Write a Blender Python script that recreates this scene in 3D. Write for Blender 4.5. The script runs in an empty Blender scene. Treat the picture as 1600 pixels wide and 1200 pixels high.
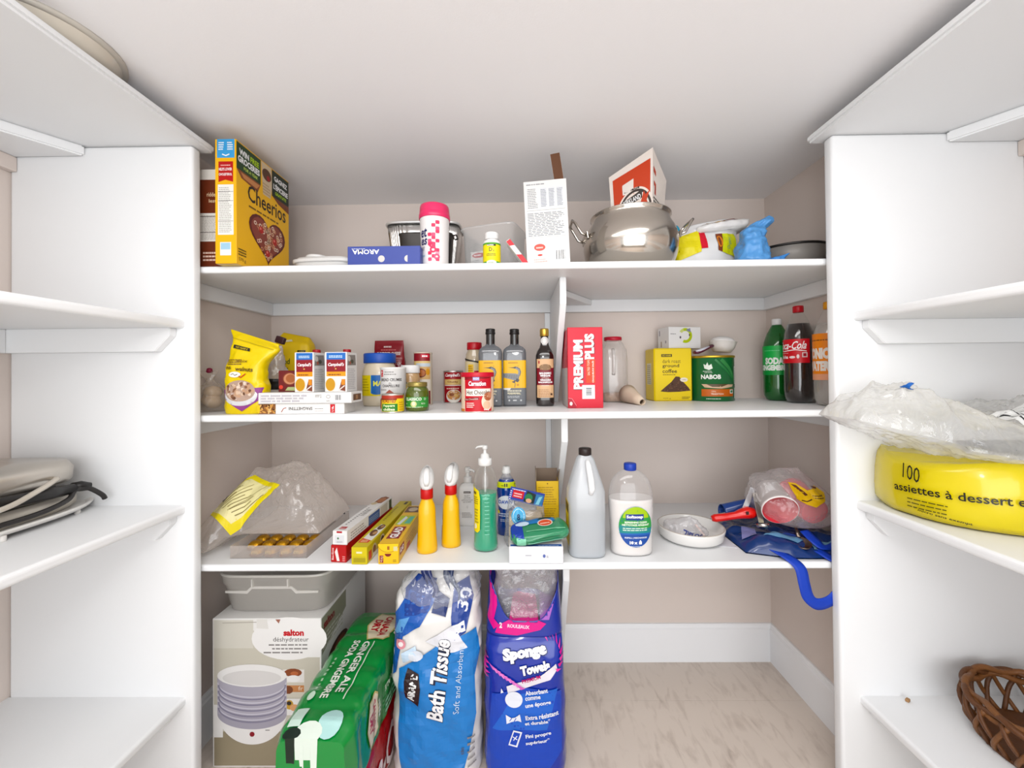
import bpy, bmesh, math, random
from mathutils import Vector, Matrix, noise, Euler
from mathutils.bvhtree import BVHTree
SC = bpy.context.scene
COL = SC.collection
PI = math.pi

# ---------------------------------------------------------------- camera, world, lights, exposure
cam_d = bpy.data.cameras.new('camera')
cam = bpy.data.objects.new('camera', cam_d)
COL.objects.link(cam)
cam_d.sensor_fit = 'HORIZONTAL'
cam_d.sensor_width = 36.0
cam_d.lens = 36.0 * 630.0 / 1600.0
cam_d.clip_start = 0.02
YAW, PITCH, ROLL = 0.01058, 0.00974, 0.01026
cam.matrix_world = (Matrix.Translation((0, 0, 1.134)) @ Matrix.Rotation(YAW, 4, 'Z')
                    @ Matrix.Rotation(PI / 2 + PITCH, 4, 'X') @ Matrix.Rotation(-ROLL, 4, 'Z'))
cam_d.shift_x = -4.369 / 1600.0
cam_d.shift_y = -22.738 / 1600.0
SC.camera = cam

world = bpy.data.worlds.new('world')
SC.world = world
world.use_nodes = True
world.node_tree.nodes['Background'].inputs[0].default_value = (0.97, 0.985, 1.0, 1)
world.node_tree.nodes['Background'].inputs[1].default_value = 0.6

def lamp(name, kind, loc, energy, size=.1, size_y=None, rot=(0, 0, 0), color=(1, 1, 1)):
    d = bpy.data.lights.new(name, kind)
    d.energy = energy
    d.color = color
    if kind == 'AREA':
        d.shape = 'RECTANGLE' if size_y else 'DISK'
        d.size = size
        if size_y: d.size_y = size_y
    else:
        d.shadow_soft_size = size
    o = bpy.data.objects.new(name, d)
    COL.objects.link(o)
    o.location = loc
    o.rotation_euler = rot
    return o
# the pantry's own ceiling globe, just behind the camera, and the daylight of the doorway behind it
lamp('ceiling_globe_light', 'POINT', (0.0, -0.32, 1.58), 6.4, .09, color=(1, .985, .965))
lamp('doorway_daylight', 'AREA', (0, -1.45, 1.05), 25, 2.3, 1.7, (PI / 2, 0, 0), (.96, .98, 1))

lamp('added_fill_light', 'AREA', (0, .40, 1.805), 5.4, 1.3, .4, (0, 0, 0), (1, .99, .975))  # soft overhead fill, added to brighten the recess sides; not a fixture of the pantry

SC.view_settings.view_transform = 'Standard'
SC.view_settings.look = 'None'
SC.view_settings.gamma = 1.0
SC.view_settings.exposure = 0.86
SC.view_settings.use_curve_mapping = False

# ---------------------------------------------------------------- materials
def lin(h):
    h = h.lstrip('#')
    out = []
    for i in (0, 2, 4):
        c = int(h[i:i + 2], 16) / 255.0
        out.append(c / 12.92 if c <= .04045 else ((c + .055) / 1.055) ** 2.4)
    return (out[0], out[1], out[2], 1)
_M = {}
def nodes(m):
    m.use_nodes = True
    nt = m.node_tree
    return nt, nt.nodes, nt.links, nt.nodes['Principled BSDF']
def alb(h, k):
    r, g, b, a = lin(h)
    m = .3 * r + .59 * g + .11 * b
    return tuple(max(0.0, (m + (q - m) * 1.10)) * k for q in (r, g, b)) + (1,)
def M(h, rough=.45, metal=0.0, bump=0.0, scale=40.0, coat=0.0, var=0.0, k=.76):
    """a plain procedural surface: base colour, gloss, optional fine relief and colour grain"""
    key = ('M', h, rough, metal, bump, scale, coat, var, k)
    if key in _M: return _M[key]
    m = bpy.data.materials.new('surface_' + h.lstrip('#'))
    nt, N, L, p = nodes(m)
    if metal > .5: k = 1.0
    col = alb(h, k)
    p.inputs['Base Color'].default_value = col
    p.inputs['Roughness'].default_value = rough
    p.inputs['Metallic'].default_value = metal
    p.inputs['Coat Weight'].default_value = coat
    p.inputs['Specular IOR Level'].default_value = .35
    if bump or var:
        tc = N.new('ShaderNodeTexCoord')
        nz = N.new('ShaderNodeTexNoise')
        nz.inputs['Scale'].default_value = scale
        nz.inputs['Detail'].default_value = 4
        L.new(tc.outputs['Object'], nz.inputs['Vector'])
        if bump:
            b = N.new('ShaderNodeBump')
            b.inputs['Strength'].default_value = bump
            b.inputs['Distance'].default_value = .004
            L.new(nz.outputs['Fac'], b.inputs['Height'])
            L.new(b.outputs['Normal'], p.inputs['Normal'])
        if var:
            mx = N.new('ShaderNodeMixRGB')
            mx.blend_type = 'MULTIPLY'
            mx.inputs['Color1'].default_value = col
            r = N.new('ShaderNodeMapRange')
            r.inputs['To Min'].default_value = 1 - var
            r.inputs['To Max'].default_value = 1
            L.new(nz.outputs['Fac'], r.inputs['Value'])
            mx.inputs['Fac'].default_value = 1
            L.new(r.outputs['Result'], mx.inputs['Color2'])
            L.new(mx.outputs['Color'], p.inputs['Base Color'])
    _M[key] = m
    return m
def film(h='#ffffff', op=.2, rough=.12, crease=.5, scale=30.0, edge=.5, tint='#ffffff', gloss=(.05, .55)):
    """clear plastic film or clear wall: lets light through, shines, whitens where seen edge-on"""
    k = ('F', h, op, rough, crease, scale, edge, tint, gloss)
    if k in _M: return _M[k]
    m = bpy.data.materials.new('film_' + h.lstrip('#'))
    nt, N, L, p = nodes(m)
    out = N['Material Output']
    p.inputs['Base Color'].default_value = lin(h)
    p.inputs['Roughness'].default_value = rough
    p.inputs['Specular IOR Level'].default_value = .9
    tr = N.new('ShaderNodeBsdfTransparent')
    tr.inputs['Color'].default_value = lin(tint)
    lw = N.new('ShaderNodeLayerWeight')
    lw.inputs['Blend'].default_value = .35
    mr = N.new('ShaderNodeMapRange')
    mr.inputs['To Min'].default_value = op
    mr.inputs['To Max'].default_value = min(1, op + edge)
    L.new(lw.outputs['Facing'], mr.inputs['Value'])
    gl = N.new('ShaderNodeBsdfGlossy')
    gl.inputs['Roughness'].default_value = rough
    tl = N.new('ShaderNodeBsdfTranslucent')
    tl.inputs['Color'].default_value = lin(h)
    mt = N.new('ShaderNodeMixShader')
    mt.inputs[0].default_value = .4
    L.new(p.outputs[0], mt.inputs[1]); L.new(tl.outputs[0], mt.inputs[2])
    mix = N.new('ShaderNodeMixShader')
    L.new(mr.outputs['Result'], mix.inputs[0])
    L.new(tr.outputs[0], mix.inputs[1])
    L.new(mt.outputs[0], mix.inputs[2])
    mix2 = N.new('ShaderNodeMixShader')
    pw = N.new('ShaderNodeMath'); pw.operation = 'POWER'; pw.inputs[1].default_value = 3.0
    fr = N.new('ShaderNodeMapRange')
    fr.inputs['To Min'].default_value = gloss[0]; fr.inputs['To Max'].default_value = gloss[1]
    L.new(lw.outputs['Facing'], pw.inputs[0]); L.new(pw.outputs[0], fr.inputs['Value'])
    L.new(fr.outputs[0], mix2.inputs[0])
    L.new(mix.outputs[0], mix2.inputs[1])
    L.new(gl.outputs[0], mix2.inputs[2])
    if crease:
        tc = N.new('ShaderNodeTexCoord')
        nz = N.new('ShaderNodeTexNoise')
        nz.inputs['Scale'].default_value = scale
        nz.inputs['Detail'].default_value = 3
        nz.inputs['Distortion'].default_value = .6
        L.new(tc.outputs['Object'], nz.inputs['Vector'])
        b = N.new('ShaderNodeBump')
        b.inputs['Strength'].default_value = crease
        b.inputs['Distance'].default_value = .012
        L.new(nz.outputs['Fac'], b.inputs['Height'])
        for q in (p, gl, lw): L.new(b.outputs['Normal'], q.inputs['Normal'])
    L.new(mix2.outputs[0], out.inputs[0])
    _M[k] = m
    return m

# ---------------------------------------------------------------- meshes
class MB:
    """collects shapes and links them as ONE mesh object"""
    def __init__(s): s.v = []; s.f = []; s.mi = []; s.sm = []; s.mats = []
    def _m(s, mat):
        if mat not in s.mats: s.mats.append(mat)
        return s.mats.index(mat)
    def add(s, vs, fs, mat, smooth=False, T=None):
        o = len(s.v); i = s._m(mat)
        s.v += [tuple(T @ Vector(q)) if T else tuple(q) for q in vs]
        for f in fs:
            s.f.append([o + a for a in f]); s.mi.append(i); s.sm.append(smooth)
        return s
    def box(s, x0, x1, y0, y1, z0, z1, mat, bev=0.0, seg=1, T=None, smooth=False):
        bm = bmesh.new()
        bmesh.ops.create_cube(bm, size=1)
        for q in bm.verts:
            q.co = Vector((x0 + (q.co.x + .5) * (x1 - x0), y0 + (q.co.y + .5) * (y1 - y0), z0 + (q.co.z + .5) * (z1 - z0)))
        if bev: bmesh.ops.bevel(bm, geom=bm.edges[:], offset=bev, segments=seg, affect='EDGES', profile=.5)
        s.bm(bm, mat, smooth, T)
        return s
    def bm(s, bm, mat, smooth=False, T=None):
        bm.verts.index_update()
        s.add([q.co.copy() for q in bm.verts], [[q.index for q in f.verts] for f in bm.faces], mat, smooth, T)
        bm.free()
    def lathe(s, prof, mat, n=32, sx=1, sy=1, p=2.0, T=None, caps=(True, True), smooth=True):
        """profile [(radius, z)] turned round z; p>2 squares the section off; sharp corner = repeat the point"""
        vs = []; fs = []
        for r, z in prof:
            for k in range(n):
                a = 2 * PI * k / n
                c, d = math.cos(a), math.sin(a)
                if p != 2:
                    c = math.copysign(abs(c) ** (2 / p), c); d = math.copysign(abs(d) ** (2 / p), d)
                vs.append((r * sx * c, r * sy * d, z))
        for i in range(len(prof) - 1):
            if prof[i] == prof[i + 1]: continue
            for k in range(n):
                k2 = (k + 1) % n
                fs.append([i * n + k, i * n + k2, (i + 1) * n + k2, (i + 1) * n + k])
        s.add(vs, fs, mat, smooth, T)
        o = len(s.v) - len(vs)
        i = s._m(mat)
        if caps[0]: s.f.append([o + k for k in range(n)][::-1]); s.mi.append(i); s.sm.append(False)
        if caps[1]: s.f.append([o + (len(prof) - 1) * n + k for k in range(n)]); s.mi.append(i); s.sm.append(False)
        return s
    def tube(s, path, r, mat, n=8, flat=1.0, closed=False, T=None, up=(0, 0, 1), caps=True):
        """round (or flattened) bar along a path; r may be a list"""
        P = [Vector(q) for q in path]; m = len(P); vs = []; fs = []
        u = Vector(up)
        for i in range(m):
            t = (P[(i + 1) % m] - P[i - 1]) if closed else (P[min(i + 1, m - 1)] - P[max(i - 1, 0)])
            t.normalize()
            a = t.cross(u)
            if a.length < 1e-3: a = t.cross(Vector((1, 0, 0)))
            a.normalize(); b = a.cross(t).normalized()
            u = b if not closed else u
            rr = r[i] if isinstance(r, (list, tuple)) else r
            for k in range(n):
                q = 2 * PI * k / n
                vs.append(P[i] + a * math.cos(q) * rr + b * math.sin(q) * rr * flat)
        for i in range(m if closed else m - 1):
            j = (i + 1) % m
            for k in range(n):
                k2 = (k + 1) % n
                fs.append([i * n + k, i * n + k2, j * n + k2, j * n + k])
        if caps and not closed:
            fs.append([k for k in range(n)][::-1]); fs.append([(m - 1) * n + k for k in range(n)])
        return s.add(vs, fs, mat, True, T)
    def prism(s, poly, d0, d1, mat, axis='y', T=None, smooth=False, bev=0):
        """polygon swept along an axis: axis y -> (x,z) polygon, z -> (x,y), x -> (y,z)"""
        def P(a, b, d): return {'y': (a, d, b), 'z': (a, b, d), 'x': (d, a, b)}[axis]
        n = len(poly)
        bm = bmesh.new()
        A = [bm.verts.new(P(a, b, d0)) for a, b in poly]
        B = [bm.verts.new(P(a, b, d1)) for a, b in poly]
        bm.faces.new(A); bm.faces.new(B[::-1])
        for i in range(n): bm.faces.new((A[i], B[i], B[(i + 1) % n], A[(i + 1) % n]))
        bmesh.ops.recalc_face_normals(bm, faces=bm.faces[:])
        if bev: bmesh.ops.bevel(bm, geom=bm.edges[:], offset=bev, segments=2, affect='EDGES')
        s.bm(bm, mat, smooth, T)
        return s
    def grid(s, fn, nu, nv, mat, cu=False, smooth=True, T=None):
        vs = [fn(i / (nu if cu else nu - 1), j / (nv - 1)) for j in range(nv) for i in range(nu)]
        fs = []
        for j in range(nv - 1):
            for i in range(nu if cu else nu - 1):
                i2 = (i + 1) % nu
                fs.append([j * nu + i, j * nu + i2, (j + 1) * nu + i2, (j + 1) * nu + i])
        return s.add(vs, fs, mat, smooth, T)
    def bvh(s): return BVHTree.FromPolygons([Vector(q) for q in s.v], s.f)
    def build(s, name, parent=None, label=None):
        me = bpy.data.meshes.new(name)
        me.from_pydata(s.v, [], s.f)
        for m in s.mats: me.materials.append(m)
        me.polygons.foreach_set('material_index', s.mi)
        me.polygons.foreach_set('use_smooth', s.sm)
        me.update()
        o = bpy.data.objects.new(name, me)
        COL.objects.link(o)
        if parent: o.parent = parent
        if label: o['label'] = label
        return o

def solid(o, th, off=0.0):
    """real thickness for a sheet"""
    q = o.modifiers.new('thickness', 'SOLIDIFY'); q.thickness = th; q.offset = off
    return o
def tag(o, label, cat, group=None):
    o['label'] = label; o['category'] = cat
    if group: o['group'] = group
    return o
def thing(name, label, cat, loc, rz=0.0, group=None, rot=None):
    o = bpy.data.objects.new(name, None)
    COL.objects.link(o)
    o.empty_display_size = .03
    o.location = loc
    o.rotation_euler = rot if rot else (0, 0, math.radians(rz))
    return tag(o, label, cat, group)
def struct(name, mb):
    o = mb.build(name); o['kind'] = 'structure'; return o

# ---------------------------------------------------------------- flat print: lettering and pictures as thin layers on the surface
_T = {}
def glyphs(txt, bold=0.0, shear=0.0, space=1.0):
    k = (txt, bold, shear, space)
    if k in _T: return _T[k]
    cu = bpy.data.curves.new('lettering', 'FONT')
    cu.body = txt; cu.size = 1; cu.offset = bold; cu.shear = shear; cu.space_character = space
    cu.resolution_u = 2; cu.fill_mode = 'FRONT' if hasattr(cu, 'fill_mode') else cu.fill_mode
    ob = bpy.data.objects.new('lettering', cu)
    me = bpy.data.meshes.new_from_object(ob)
    vs = [(q.co.x, q.co.y) for q in me.vertices]
    fs = [list(f.vertices) for f in me.polygons]
    bpy.data.objects.remove(ob); bpy.data.curves.remove(cu); bpy.data.meshes.remove(me)
    if vs:
        x0 = min(a for a, b in vs); x1 = max(a for a, b in vs)
        y0 = min(b for a, b in vs); y1 = max(b for a, b in vs)
    else: x0 = x1 = y0 = y1 = 0
    _T[k] = (vs, fs, x0, x1, y0, y1)
    return _T[k]
class Print:
    def __init__(s, rough=.42): s.it = []; s.rough = rough; s.h = 0
    def _add(s, vs, fs, c, L):
        s.h += 1
        s.it.append((vs, fs, c if not isinstance(c, str) else M(c, s.rough), s.h if L is None else L))
        return s
    def poly(s, pts, c, L=None):
        if len(pts) <= 4: return s._add(pts, [list(range(len(pts)))], c, L)
        cx = sum(p[0] for p in pts) / len(pts); cy = sum(p[1] for p in pts) / len(pts)
        n = len(pts)
        return s._add(list(pts) + [(cx, cy)], [[i, (i + 1) % n, n] for i in range(n)], c, L)
    def rect(s, u0, v0, u1, v1, c, L=None): return s.poly([(u0, v0), (u1, v0), (u1, v1), (u0, v1)], c, L)
    def ell(s, cx, cy, rx, ry, c, n=24, L=None, rot=0, a0=0, a1=2 * PI):
        pts = []
        for k in range(n + (0 if a1 - a0 > 6.28 else 1)):
            a = a0 + (a1 - a0) * k / n
            x, y = rx * math.cos(a), ry * math.sin(a)
            pts.append((cx + x * math.cos(rot) - y * math.sin(rot), cy + x * math.sin(rot) + y * math.cos(rot)))
        return s.poly(pts, c, L)
    def ring(s, cx, cy, rx, ry, w, c, n=28, L=None, a0=0, a1=2 * PI):
        vs = []; fs = []
        for k in range(n + 1):
            a = a0 + (a1 - a0) * k / n
            vs += [(cx + rx * math.cos(a), cy + ry * math.sin(a)), (cx + (rx - w) * math.cos(a), cy + (ry - w) * math.sin(a))]
        for k in range(n): fs.append([2 * k, 2 * k + 2, 2 * k + 3, 2 * k + 1])
        return s._add(vs, fs, c, L)
    def line(s, pts, w, c, L=None):
        vs = []; fs = []
        for i, (x, y) in enumerate(pts):
            a = pts[max(i - 1, 0)]; b = pts[min(i + 1, len(pts) - 1)]
            dx, dy = b[0] - a[0], b[1] - a[1]; l = math.hypot(dx, dy) or 1
            nx, ny = -dy / l * w / 2, dx / l * w / 2
            vs += [(x + nx, y + ny), (x - nx, y - ny)]
        for i in range(len(pts) - 1): fs.append([2 * i, 2 * i + 1, 2 * i + 3, 2 * i + 2])
        return s._add(vs, fs, c, L)
    def text(s, t, cx, cy, w=None, h=None, c='#000000', rot=0, bold=0, shear=0, space=1.0, L=None):
        """lettering centred on (cx,cy), fitted to width w and/or cap height h, turned by rot degrees"""
        vs, fs, x0, x1, y0, y1 = glyphs(t, bold, shear, space)
        if not vs: return s
        kx = w / (x1 - x0) if w else None; ky = h / (y1 - y0) if h else None
        if kx is None: kx = ky
        if ky is None: ky = kx
        a = math.radians(rot); ca, sa = math.cos(a), math.sin(a)
        out = []
        for x, y in vs:
            x = (x - (x0 + x1) / 2) * kx; y = (y - (y0 + y1) / 2) * ky
            out.append((cx + x * ca - y * sa, cy + x * sa + y * ca))
        return s._add(out, fs, c, L)
    def fine(s, u0, v0, u1, v1, rows, c, seed=1, fill=.5, rot=0):
        """rows of print too small to read: broken bars"""
        rnd = random.Random(seed); vs = []; fs = []
        dv = (v1 - v0) / rows
        for r in range(rows):
            x = u0; y = v0 + r * dv
            end = u1 - (u1 - u0) * rnd.uniform(0, .25)
            while x < end:
                l = min(rnd.uniform(.06, .2) * (u1 - u0), end - x)
                o = len(vs)
                vs += [(x, y), (x + l, y), (x + l, y + dv * fill), (x, y + dv * fill)]
                fs.append([o, o + 1, o + 2, o + 3])
                x += l + (u1 - u0) * .025
        return s._add(vs, fs, c, None)
    def barcode(s, u0, v0, u1, v1, seed=3, vert=False, bg='#ffffff', fg='#222222'):
        if bg: s.rect(u0, v0, u1, v1, bg)
        rnd = random.Random(seed); vs = []; fs = []
        a, b = (v0, v1) if vert else (u0, u1)
        m = (b - a) * .1; x = a + m
        while x < b - m:
            l = rnd.choice((.015, .03, .05)) * (b - a)
            o = len(vs)
            if vert:
                e = (u1 - u0) * .12
                vs += [(u0 + e, x), (u1 - e, x), (u1 - e, x + l), (u0 + e, x + l)]
            else:
                e = (v1 - v0) * .12
                vs += [(x, v0 + e), (x + l, v0 + e), (x + l, v1 - e), (x, v1 - e)]
            fs.append([o, o + 1, o + 2, o + 3])
            x += l + rnd.choice((.02, .035)) * (b - a)
        return s._add(vs, fs, fg, None)
    def build(s, name, parent, fmap, step=None, h0=.0003, dh=.00003, label=None):
        mb = MB()
        for vs, fs, mat, lay in s.it:
            if step:
                bm = bmesh.new()
                bv = [bm.verts.new((x, y, 0)) for x, y in vs]
                for f in fs:
                    try: bm.faces.new([bv[i] for i in f])
                    except ValueError: pass
                for ax in (0, 1):
                    st = step[ax] if isinstance(step, tuple) else step
                    if not st: continue
                    lo = min(q[ax] for q in vs); hi = max(q[ax] for q in vs)
                    k = math.floor(lo / st) + 1
                    while k * st < hi:
                        co = [0, 0, 0]; no = [0, 0, 0]; co[ax] = k * st; no[ax] = 1
                        bmesh.ops.bisect_plane(bm, geom=bm.verts[:] + bm.edges[:] + bm.faces[:], plane_co=co, plane_no=no, dist=1e-7)
                        k += 1
                bm.verts.index_update()
                vs = [(q.co.x, q.co.y) for q in bm.verts]
                fs = [[q.index for q in f.verts] for f in bm.faces]
                bm.free()
            mb.add([fmap(x, y, h0 + lay * dh) for x, y in vs], fs, mat)
        return mb.build(name, parent, label)
def flat(o, U, V):
    o, U, V = Vector(o), Vector(U).normalized(), Vector(V).normalized()
    N = U.cross(V)
    return lambda u, v, h: o + U * u + V * v + N * h
def cyl(R, z0=0.0, ang=0.0, cx=0.0, cy=0.0):
    """u is arc length from the front (-y), v height; R number or function of height"""
    rf = R if callable(R) else (lambda v: R)
    r0 = rf(0) if not callable(R) else rf(z0 + .02)
    def f(u, v, h):
        a = u / r0 + ang; r = rf(v) + h
        return Vector((cx + r * math.sin(a), cy - r * math.cos(a), z0 + v))
    return f
def drape(mb, d=(0, 1, 0), o=(0, -3, 0), U=(1, 0, 0), V=(0, 0, 1)):
    """print laid on any shape: (u,v) is carried along d until it meets the surface"""
    t = mb.bvh(); d, o, U, V = Vector(d).normalized(), Vector(o), Vector(U), Vector(V)
    def f(u, v, h):
        q = o + U * u + V * v
        loc, nor, idx, dist = t.ray_cast(q, d)
        if loc is None:
            loc, nor, idx, dist = t.find_nearest(q - d * q.dot(d))
        if nor.dot(d) > 0: nor = -nor
        return loc - d * (h * .8) + nor * (h * .5)
    return f
def interp(rows, t):
    """Catmull-Rom through rows of numbers, t in 0..1 over the first column's order"""
    n = len(rows) - 1; x = min(max(t, 0), 1) * n; i = min(int(x), n - 1); f = x - i
    a, b, c, d = rows[max(i - 1, 0)], rows[i], rows[i + 1], rows[min(i + 2, n)]
    return [.5 * (2 * q1 + (q2 - q0) * f + (2 * q0 - 5 * q1 + 4 * q2 - q3) * f * f + (3 * q1 - q0 - 3 * q2 + q3) * f ** 3)
            for q0, q1, q2, q3 in zip(a, b, c, d)]
def ridge(p, freq, seed):
    q = Vector(p) * freq + Vector((seed * 7.3, seed * 3.1, -seed * 5.7))
    return (1 - 2 * abs(noise.noise(q))) * .6 + (1 - 2 * abs(noise.noise(q * 2.1 + Vector((3, 1, 2))))) * .3 + noise.noise(q * 4.3) * .2 - .45
def soft(rows, mat, p=2.6, n=48, m=32, amp=.004, freq=14.0, seed=1, mb=None, smooth=True, caps=True, floor=None):
    """soft bag: rows of (z, half width, half depth, x, y[, slope]) from the bottom up, crumpled by folds"""
    mb = mb or MB()
    rows = [list(r) + [0] * (6 - len(r)) for r in rows]
    vs = []; fs = []
    for j in range(m):
        t = j / (m - 1)
        z, a, b, cx, cy, sl = interp(rows, t)
        a = max(a, .0005); b = max(b, .0005)
        for k in range(n):
            q = 2 * PI * k / n; c, d = math.cos(q), math.sin(q)
            X = a * math.copysign(abs(c) ** (2 / p), c); Y = b * math.copysign(abs(d) ** (2 / p), d)
            P = Vector((cx + X, cy + Y, z + sl * X))
            w = amp * min(1, b / .02) * (1 if 0 < j else .3)
            P += Vector((c, d * 1.2, .25)).normalized() * ridge(P, freq, seed) * w
            if floor is not None and P.z < floor: P.z = floor
            vs.append(P)
    for j in range(m - 1):
        for k in range(n):
            k2 = (k + 1) % n
            fs.append([j * n + k, j * n + k2, (j + 1) * n + k2, (j + 1) * n + k])
    if caps: fs.append([k for k in range(n)][::-1]); fs.append([(m - 1) * n + k for k in range(n)])
    mb.add(vs, fs, mat, smooth)
    return mb
def carton(root, w, d, h, mat, prints=None, bev=.0012, name='box_body'):
    """printed carton: base centred on the root, prints = {face: fn(Print, width, height)}"""
    MB().box(-w / 2, w / 2, -d / 2, d / 2, 0, h, mat, bev).build(name, root)
    maps = {'front': (flat((-w / 2, -d / 2, 0), (1, 0, 0), (0, 0, 1)), w, h),
            'right': (flat((w / 2, -d / 2, 0), (0, 1, 0), (0, 0, 1)), d, h),
            'left': (flat((-w / 2, d / 2, 0), (0, -1, 0), (0, 0, 1)), d, h),
            'top': (flat((-w / 2, -d / 2, h), (1, 0, 0), (0, 1, 0)), w, d),
            'bottom': (flat((-w / 2, d / 2, 0), (1, 0, 0), (0, -1, 0)), w, d)}
    for k, fn in (prints or {}).items():
        P = Print(); mp, a, b = maps[k]
        P.rect(bev, bev, a - bev, b - bev, mat); fn(P, a, b)
        P.build(k + '_print', root, mp)
    return root
# ---------------------------------------------------------------- setting
S1, S2, S3 = 1.440, 1.0266, 0.6149        # back shelf tops
TH = .0195
YF, YB = 1.105, 1.6056                    # shelf fronts, back wall
XL, XR = -.9918, .9808                    # recess side walls
PL, PR = -.872, .832                      # inner edges of the two partition panels
WL, WR = -1.369, 1.337                    # room side walls
CEIL = 1.818
PY0, PY1 = 1.068, 1.100
wall_m = M('#d0c5be', .62, bump=.06, scale=220, k=1)
white_m = M('#e1e2e3', .38, bump=.03, scale=90, k=1)
ceil_m = M('#efeeef', .8, bump=.05, scale=260, k=1)
trim_m = M('#e6e7e9', .35, k=1)

def floor_mat():
    m = bpy.data.materials.new('floor_vinyl')
    nt, N, L, p = nodes(m)
    tc = N.new('ShaderNodeTexCoord')
    mp = N.new('ShaderNodeMapping'); mp.inputs['Rotation'].default_value = (0, 0, .9); mp.inputs['Scale'].default_value = (40, 12, 1)
    L.new(tc.outputs['Object'], mp.inputs[0])
    n1 = N.new('ShaderNodeTexNoise'); n1.inputs['Scale'].default_value = 1.0; n1.inputs['Detail'].default_value = 8; n1.inputs['Distortion'].default_value = .8
    L.new(mp.outputs[0], n1.inputs[0])
    n2 = N.new('ShaderNodeTexNoise'); n2.inputs['Scale'].default_value = 7.0; n2.inputs['Detail'].default_value = 5
    L.new(tc.outputs['Object'], n2.inputs[0])
    ad = N.new('ShaderNodeMath'); ad.operation = 'ADD'
    L.new(n1.outputs['Fac'], ad.inputs[0]); L.new(n2.outputs['Fac'], ad.inputs[1])
    cr = N.new('ShaderNodeValToRGB')
    cr.color_ramp.elements[0].position = .62; cr.color_ramp.elements[0].color = lin('#ab9d92')
    cr.color_ramp.elements[1].position = 1.15 if False else 1.0; cr.color_ramp.elements[1].color = lin('#d3c7bc')
    e = cr.color_ramp.elements.new(.82); e.color = lin('#c6b9ae')
    L.new(ad.outputs[0], cr.inputs[0]); L.new(cr.outputs[0], p.inputs['Base Color'])
    p.inputs['Roughness'].default_value = .5
    return m
fm = floor_mat()
flo = struct('floor', MB().box(-2.2, 2.2, -2.6, 2.0, -.08, -.004, M('#8f8274', .8)))
# sheet-vinyl tiles, one piece each, thin recessed joints
xs = [-1.38, -.18, 1.02, 1.36]
ys = [-.99, -.39, .21, .81, 1.4085, 1.61]
for i in range(len(xs) - 1):
    for j in range(len(ys) - 1):
        MB().box(xs[i] + .0006, xs[i + 1] - .0006, ys[j] + .0006, ys[j + 1] - .0006, -.004, 0, fm, .0005).build('floor_tile', flo)
struct('ceiling', MB().box(-2.2, 2.2, -2.6, 2.0, CEIL, CEIL + .08, ceil_m))
struct('wall_back', MB().box(XL - .4, XR + .4, YB, YB + .1, 0, CEIL, wall_m))
struct('wall_left', MB().box(WL - .1, WL, -1.0, PY1, 0, CEIL, wall_m))
struct('wall_inner_left', MB().box(XL - .09, XL, PY1, YB, 0, CEIL, wall_m))
struct('wall_right', MB().box(WR, WR + .1, -1.0, PY1, 0, CEIL, wall_m))
struct('wall_inner_right', MB().box(XR, XR + .09, PY1, YB, 0, CEIL, wall_m))
# baseboards with a stepped top
bp = [(0, 0), (.014, 0), (.014, .126), (.010, .131), (.009, .139), (.006, .144), (0, .145)]
struct('baseboard_back', MB().prism([(YB - a, b) for a, b in bp], XL, XR, trim_m, 'x'))
struct('baseboard_left', MB().prism([(XL + a, b) for a, b in bp], PY1, YB, trim_m, 'y'))
struct('baseboard_right', MB().prism([(XR - a, b) for a, b in bp], PY1, YB, trim_m, 'y'))

# the two painted partition panels that end the recess
for nm, x0, x1, lab in (('partition_panel', WL, PL, 'white painted upright panel left of the back shelves'),
                        ('partition_panel', PR, WR, 'white painted upright panel right of the back shelves')):
    o = MB().box(x0, x1, PY0, PY1, 0, 1.757, white_m, .0085, 3, smooth=True).build(nm)
    tag(o, lab, 'panel')

def round_front(y0, y1, z0, z1, r=.007):
    """section (y,z) of a board with a rounded front edge at y0"""
    pts = [(y1, z0), (y1, z1)]
    for k in range(7):
        a = PI / 2 + PI * k / 6 if False else None
    for k in range(5):
        a = PI / 2 + (PI / 2) * k / 4
        pts.append((y0 + r + r * math.cos(a), z1 - r + r * math.sin(a)))
    for k in range(5):
        a = PI + (PI / 2) * k / 4
        pts.append((y0 + r + r * math.cos(a), z0 + r + r * math.sin(a)))
    return pts
CH = .058      # cleat height
names = {S1: 'top', S2: 'middle', S3: 'lowest'}
for zt in (S1, S2, S3):
    t = thing('back_shelf', f'long white wooden back shelf, {names[zt]} of the three', 'shelf', (0, 0, zt))
    MB().prism(round_front(YF, YB, -TH, 0), XL, XR, white_m, 'x', smooth=False).build('board', t)
    for part in ('cleat',):
        MB().box(XL, XR, YB - .02, YB, -TH - CH + .01, -TH, white_m, .002).build('cleat', t)
        MB().box(XL, XL + .02, YF + .03, YB - .02, -TH - CH + .01, -TH, white_m, .002).build('cleat', t)
        MB().box(XR - .02, XR, YF + .03, YB - .02, -TH - CH + .01, -TH, white_m, .002).build('cleat', t)
    # tapered centre support under the shelf, down to the board (or floor) below
    dz = {S1: S2, S2: S3, S3: 0.0}[zt] - zt
    xc = .134
    MB().prism([(1.205, -TH), (1.205, -.098), (1.50, dz), (YB - .02, dz), (YB - .02, -TH - CH), (YB - .021, -TH)], xc - .0095, xc + .0095, white_m, 'x', bev=.0015).build('support', t)
    # narrow upright strip on the wall beside the support
    MB().box(xc - .031, xc - .0095, YB - .019, YB, dz + .001, -TH - CH + .008, white_m, .0015).build('wall_strip', t)
    if zt == S1:
        MB().prism([(xc + .0095, 1.36), (xc + .0095, YB - .02), (xc + .155, YB - .02)], -TH - .022, -TH - .001, white_m, 'z', bev=.0015).build('corner_gusset', t)

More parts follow.
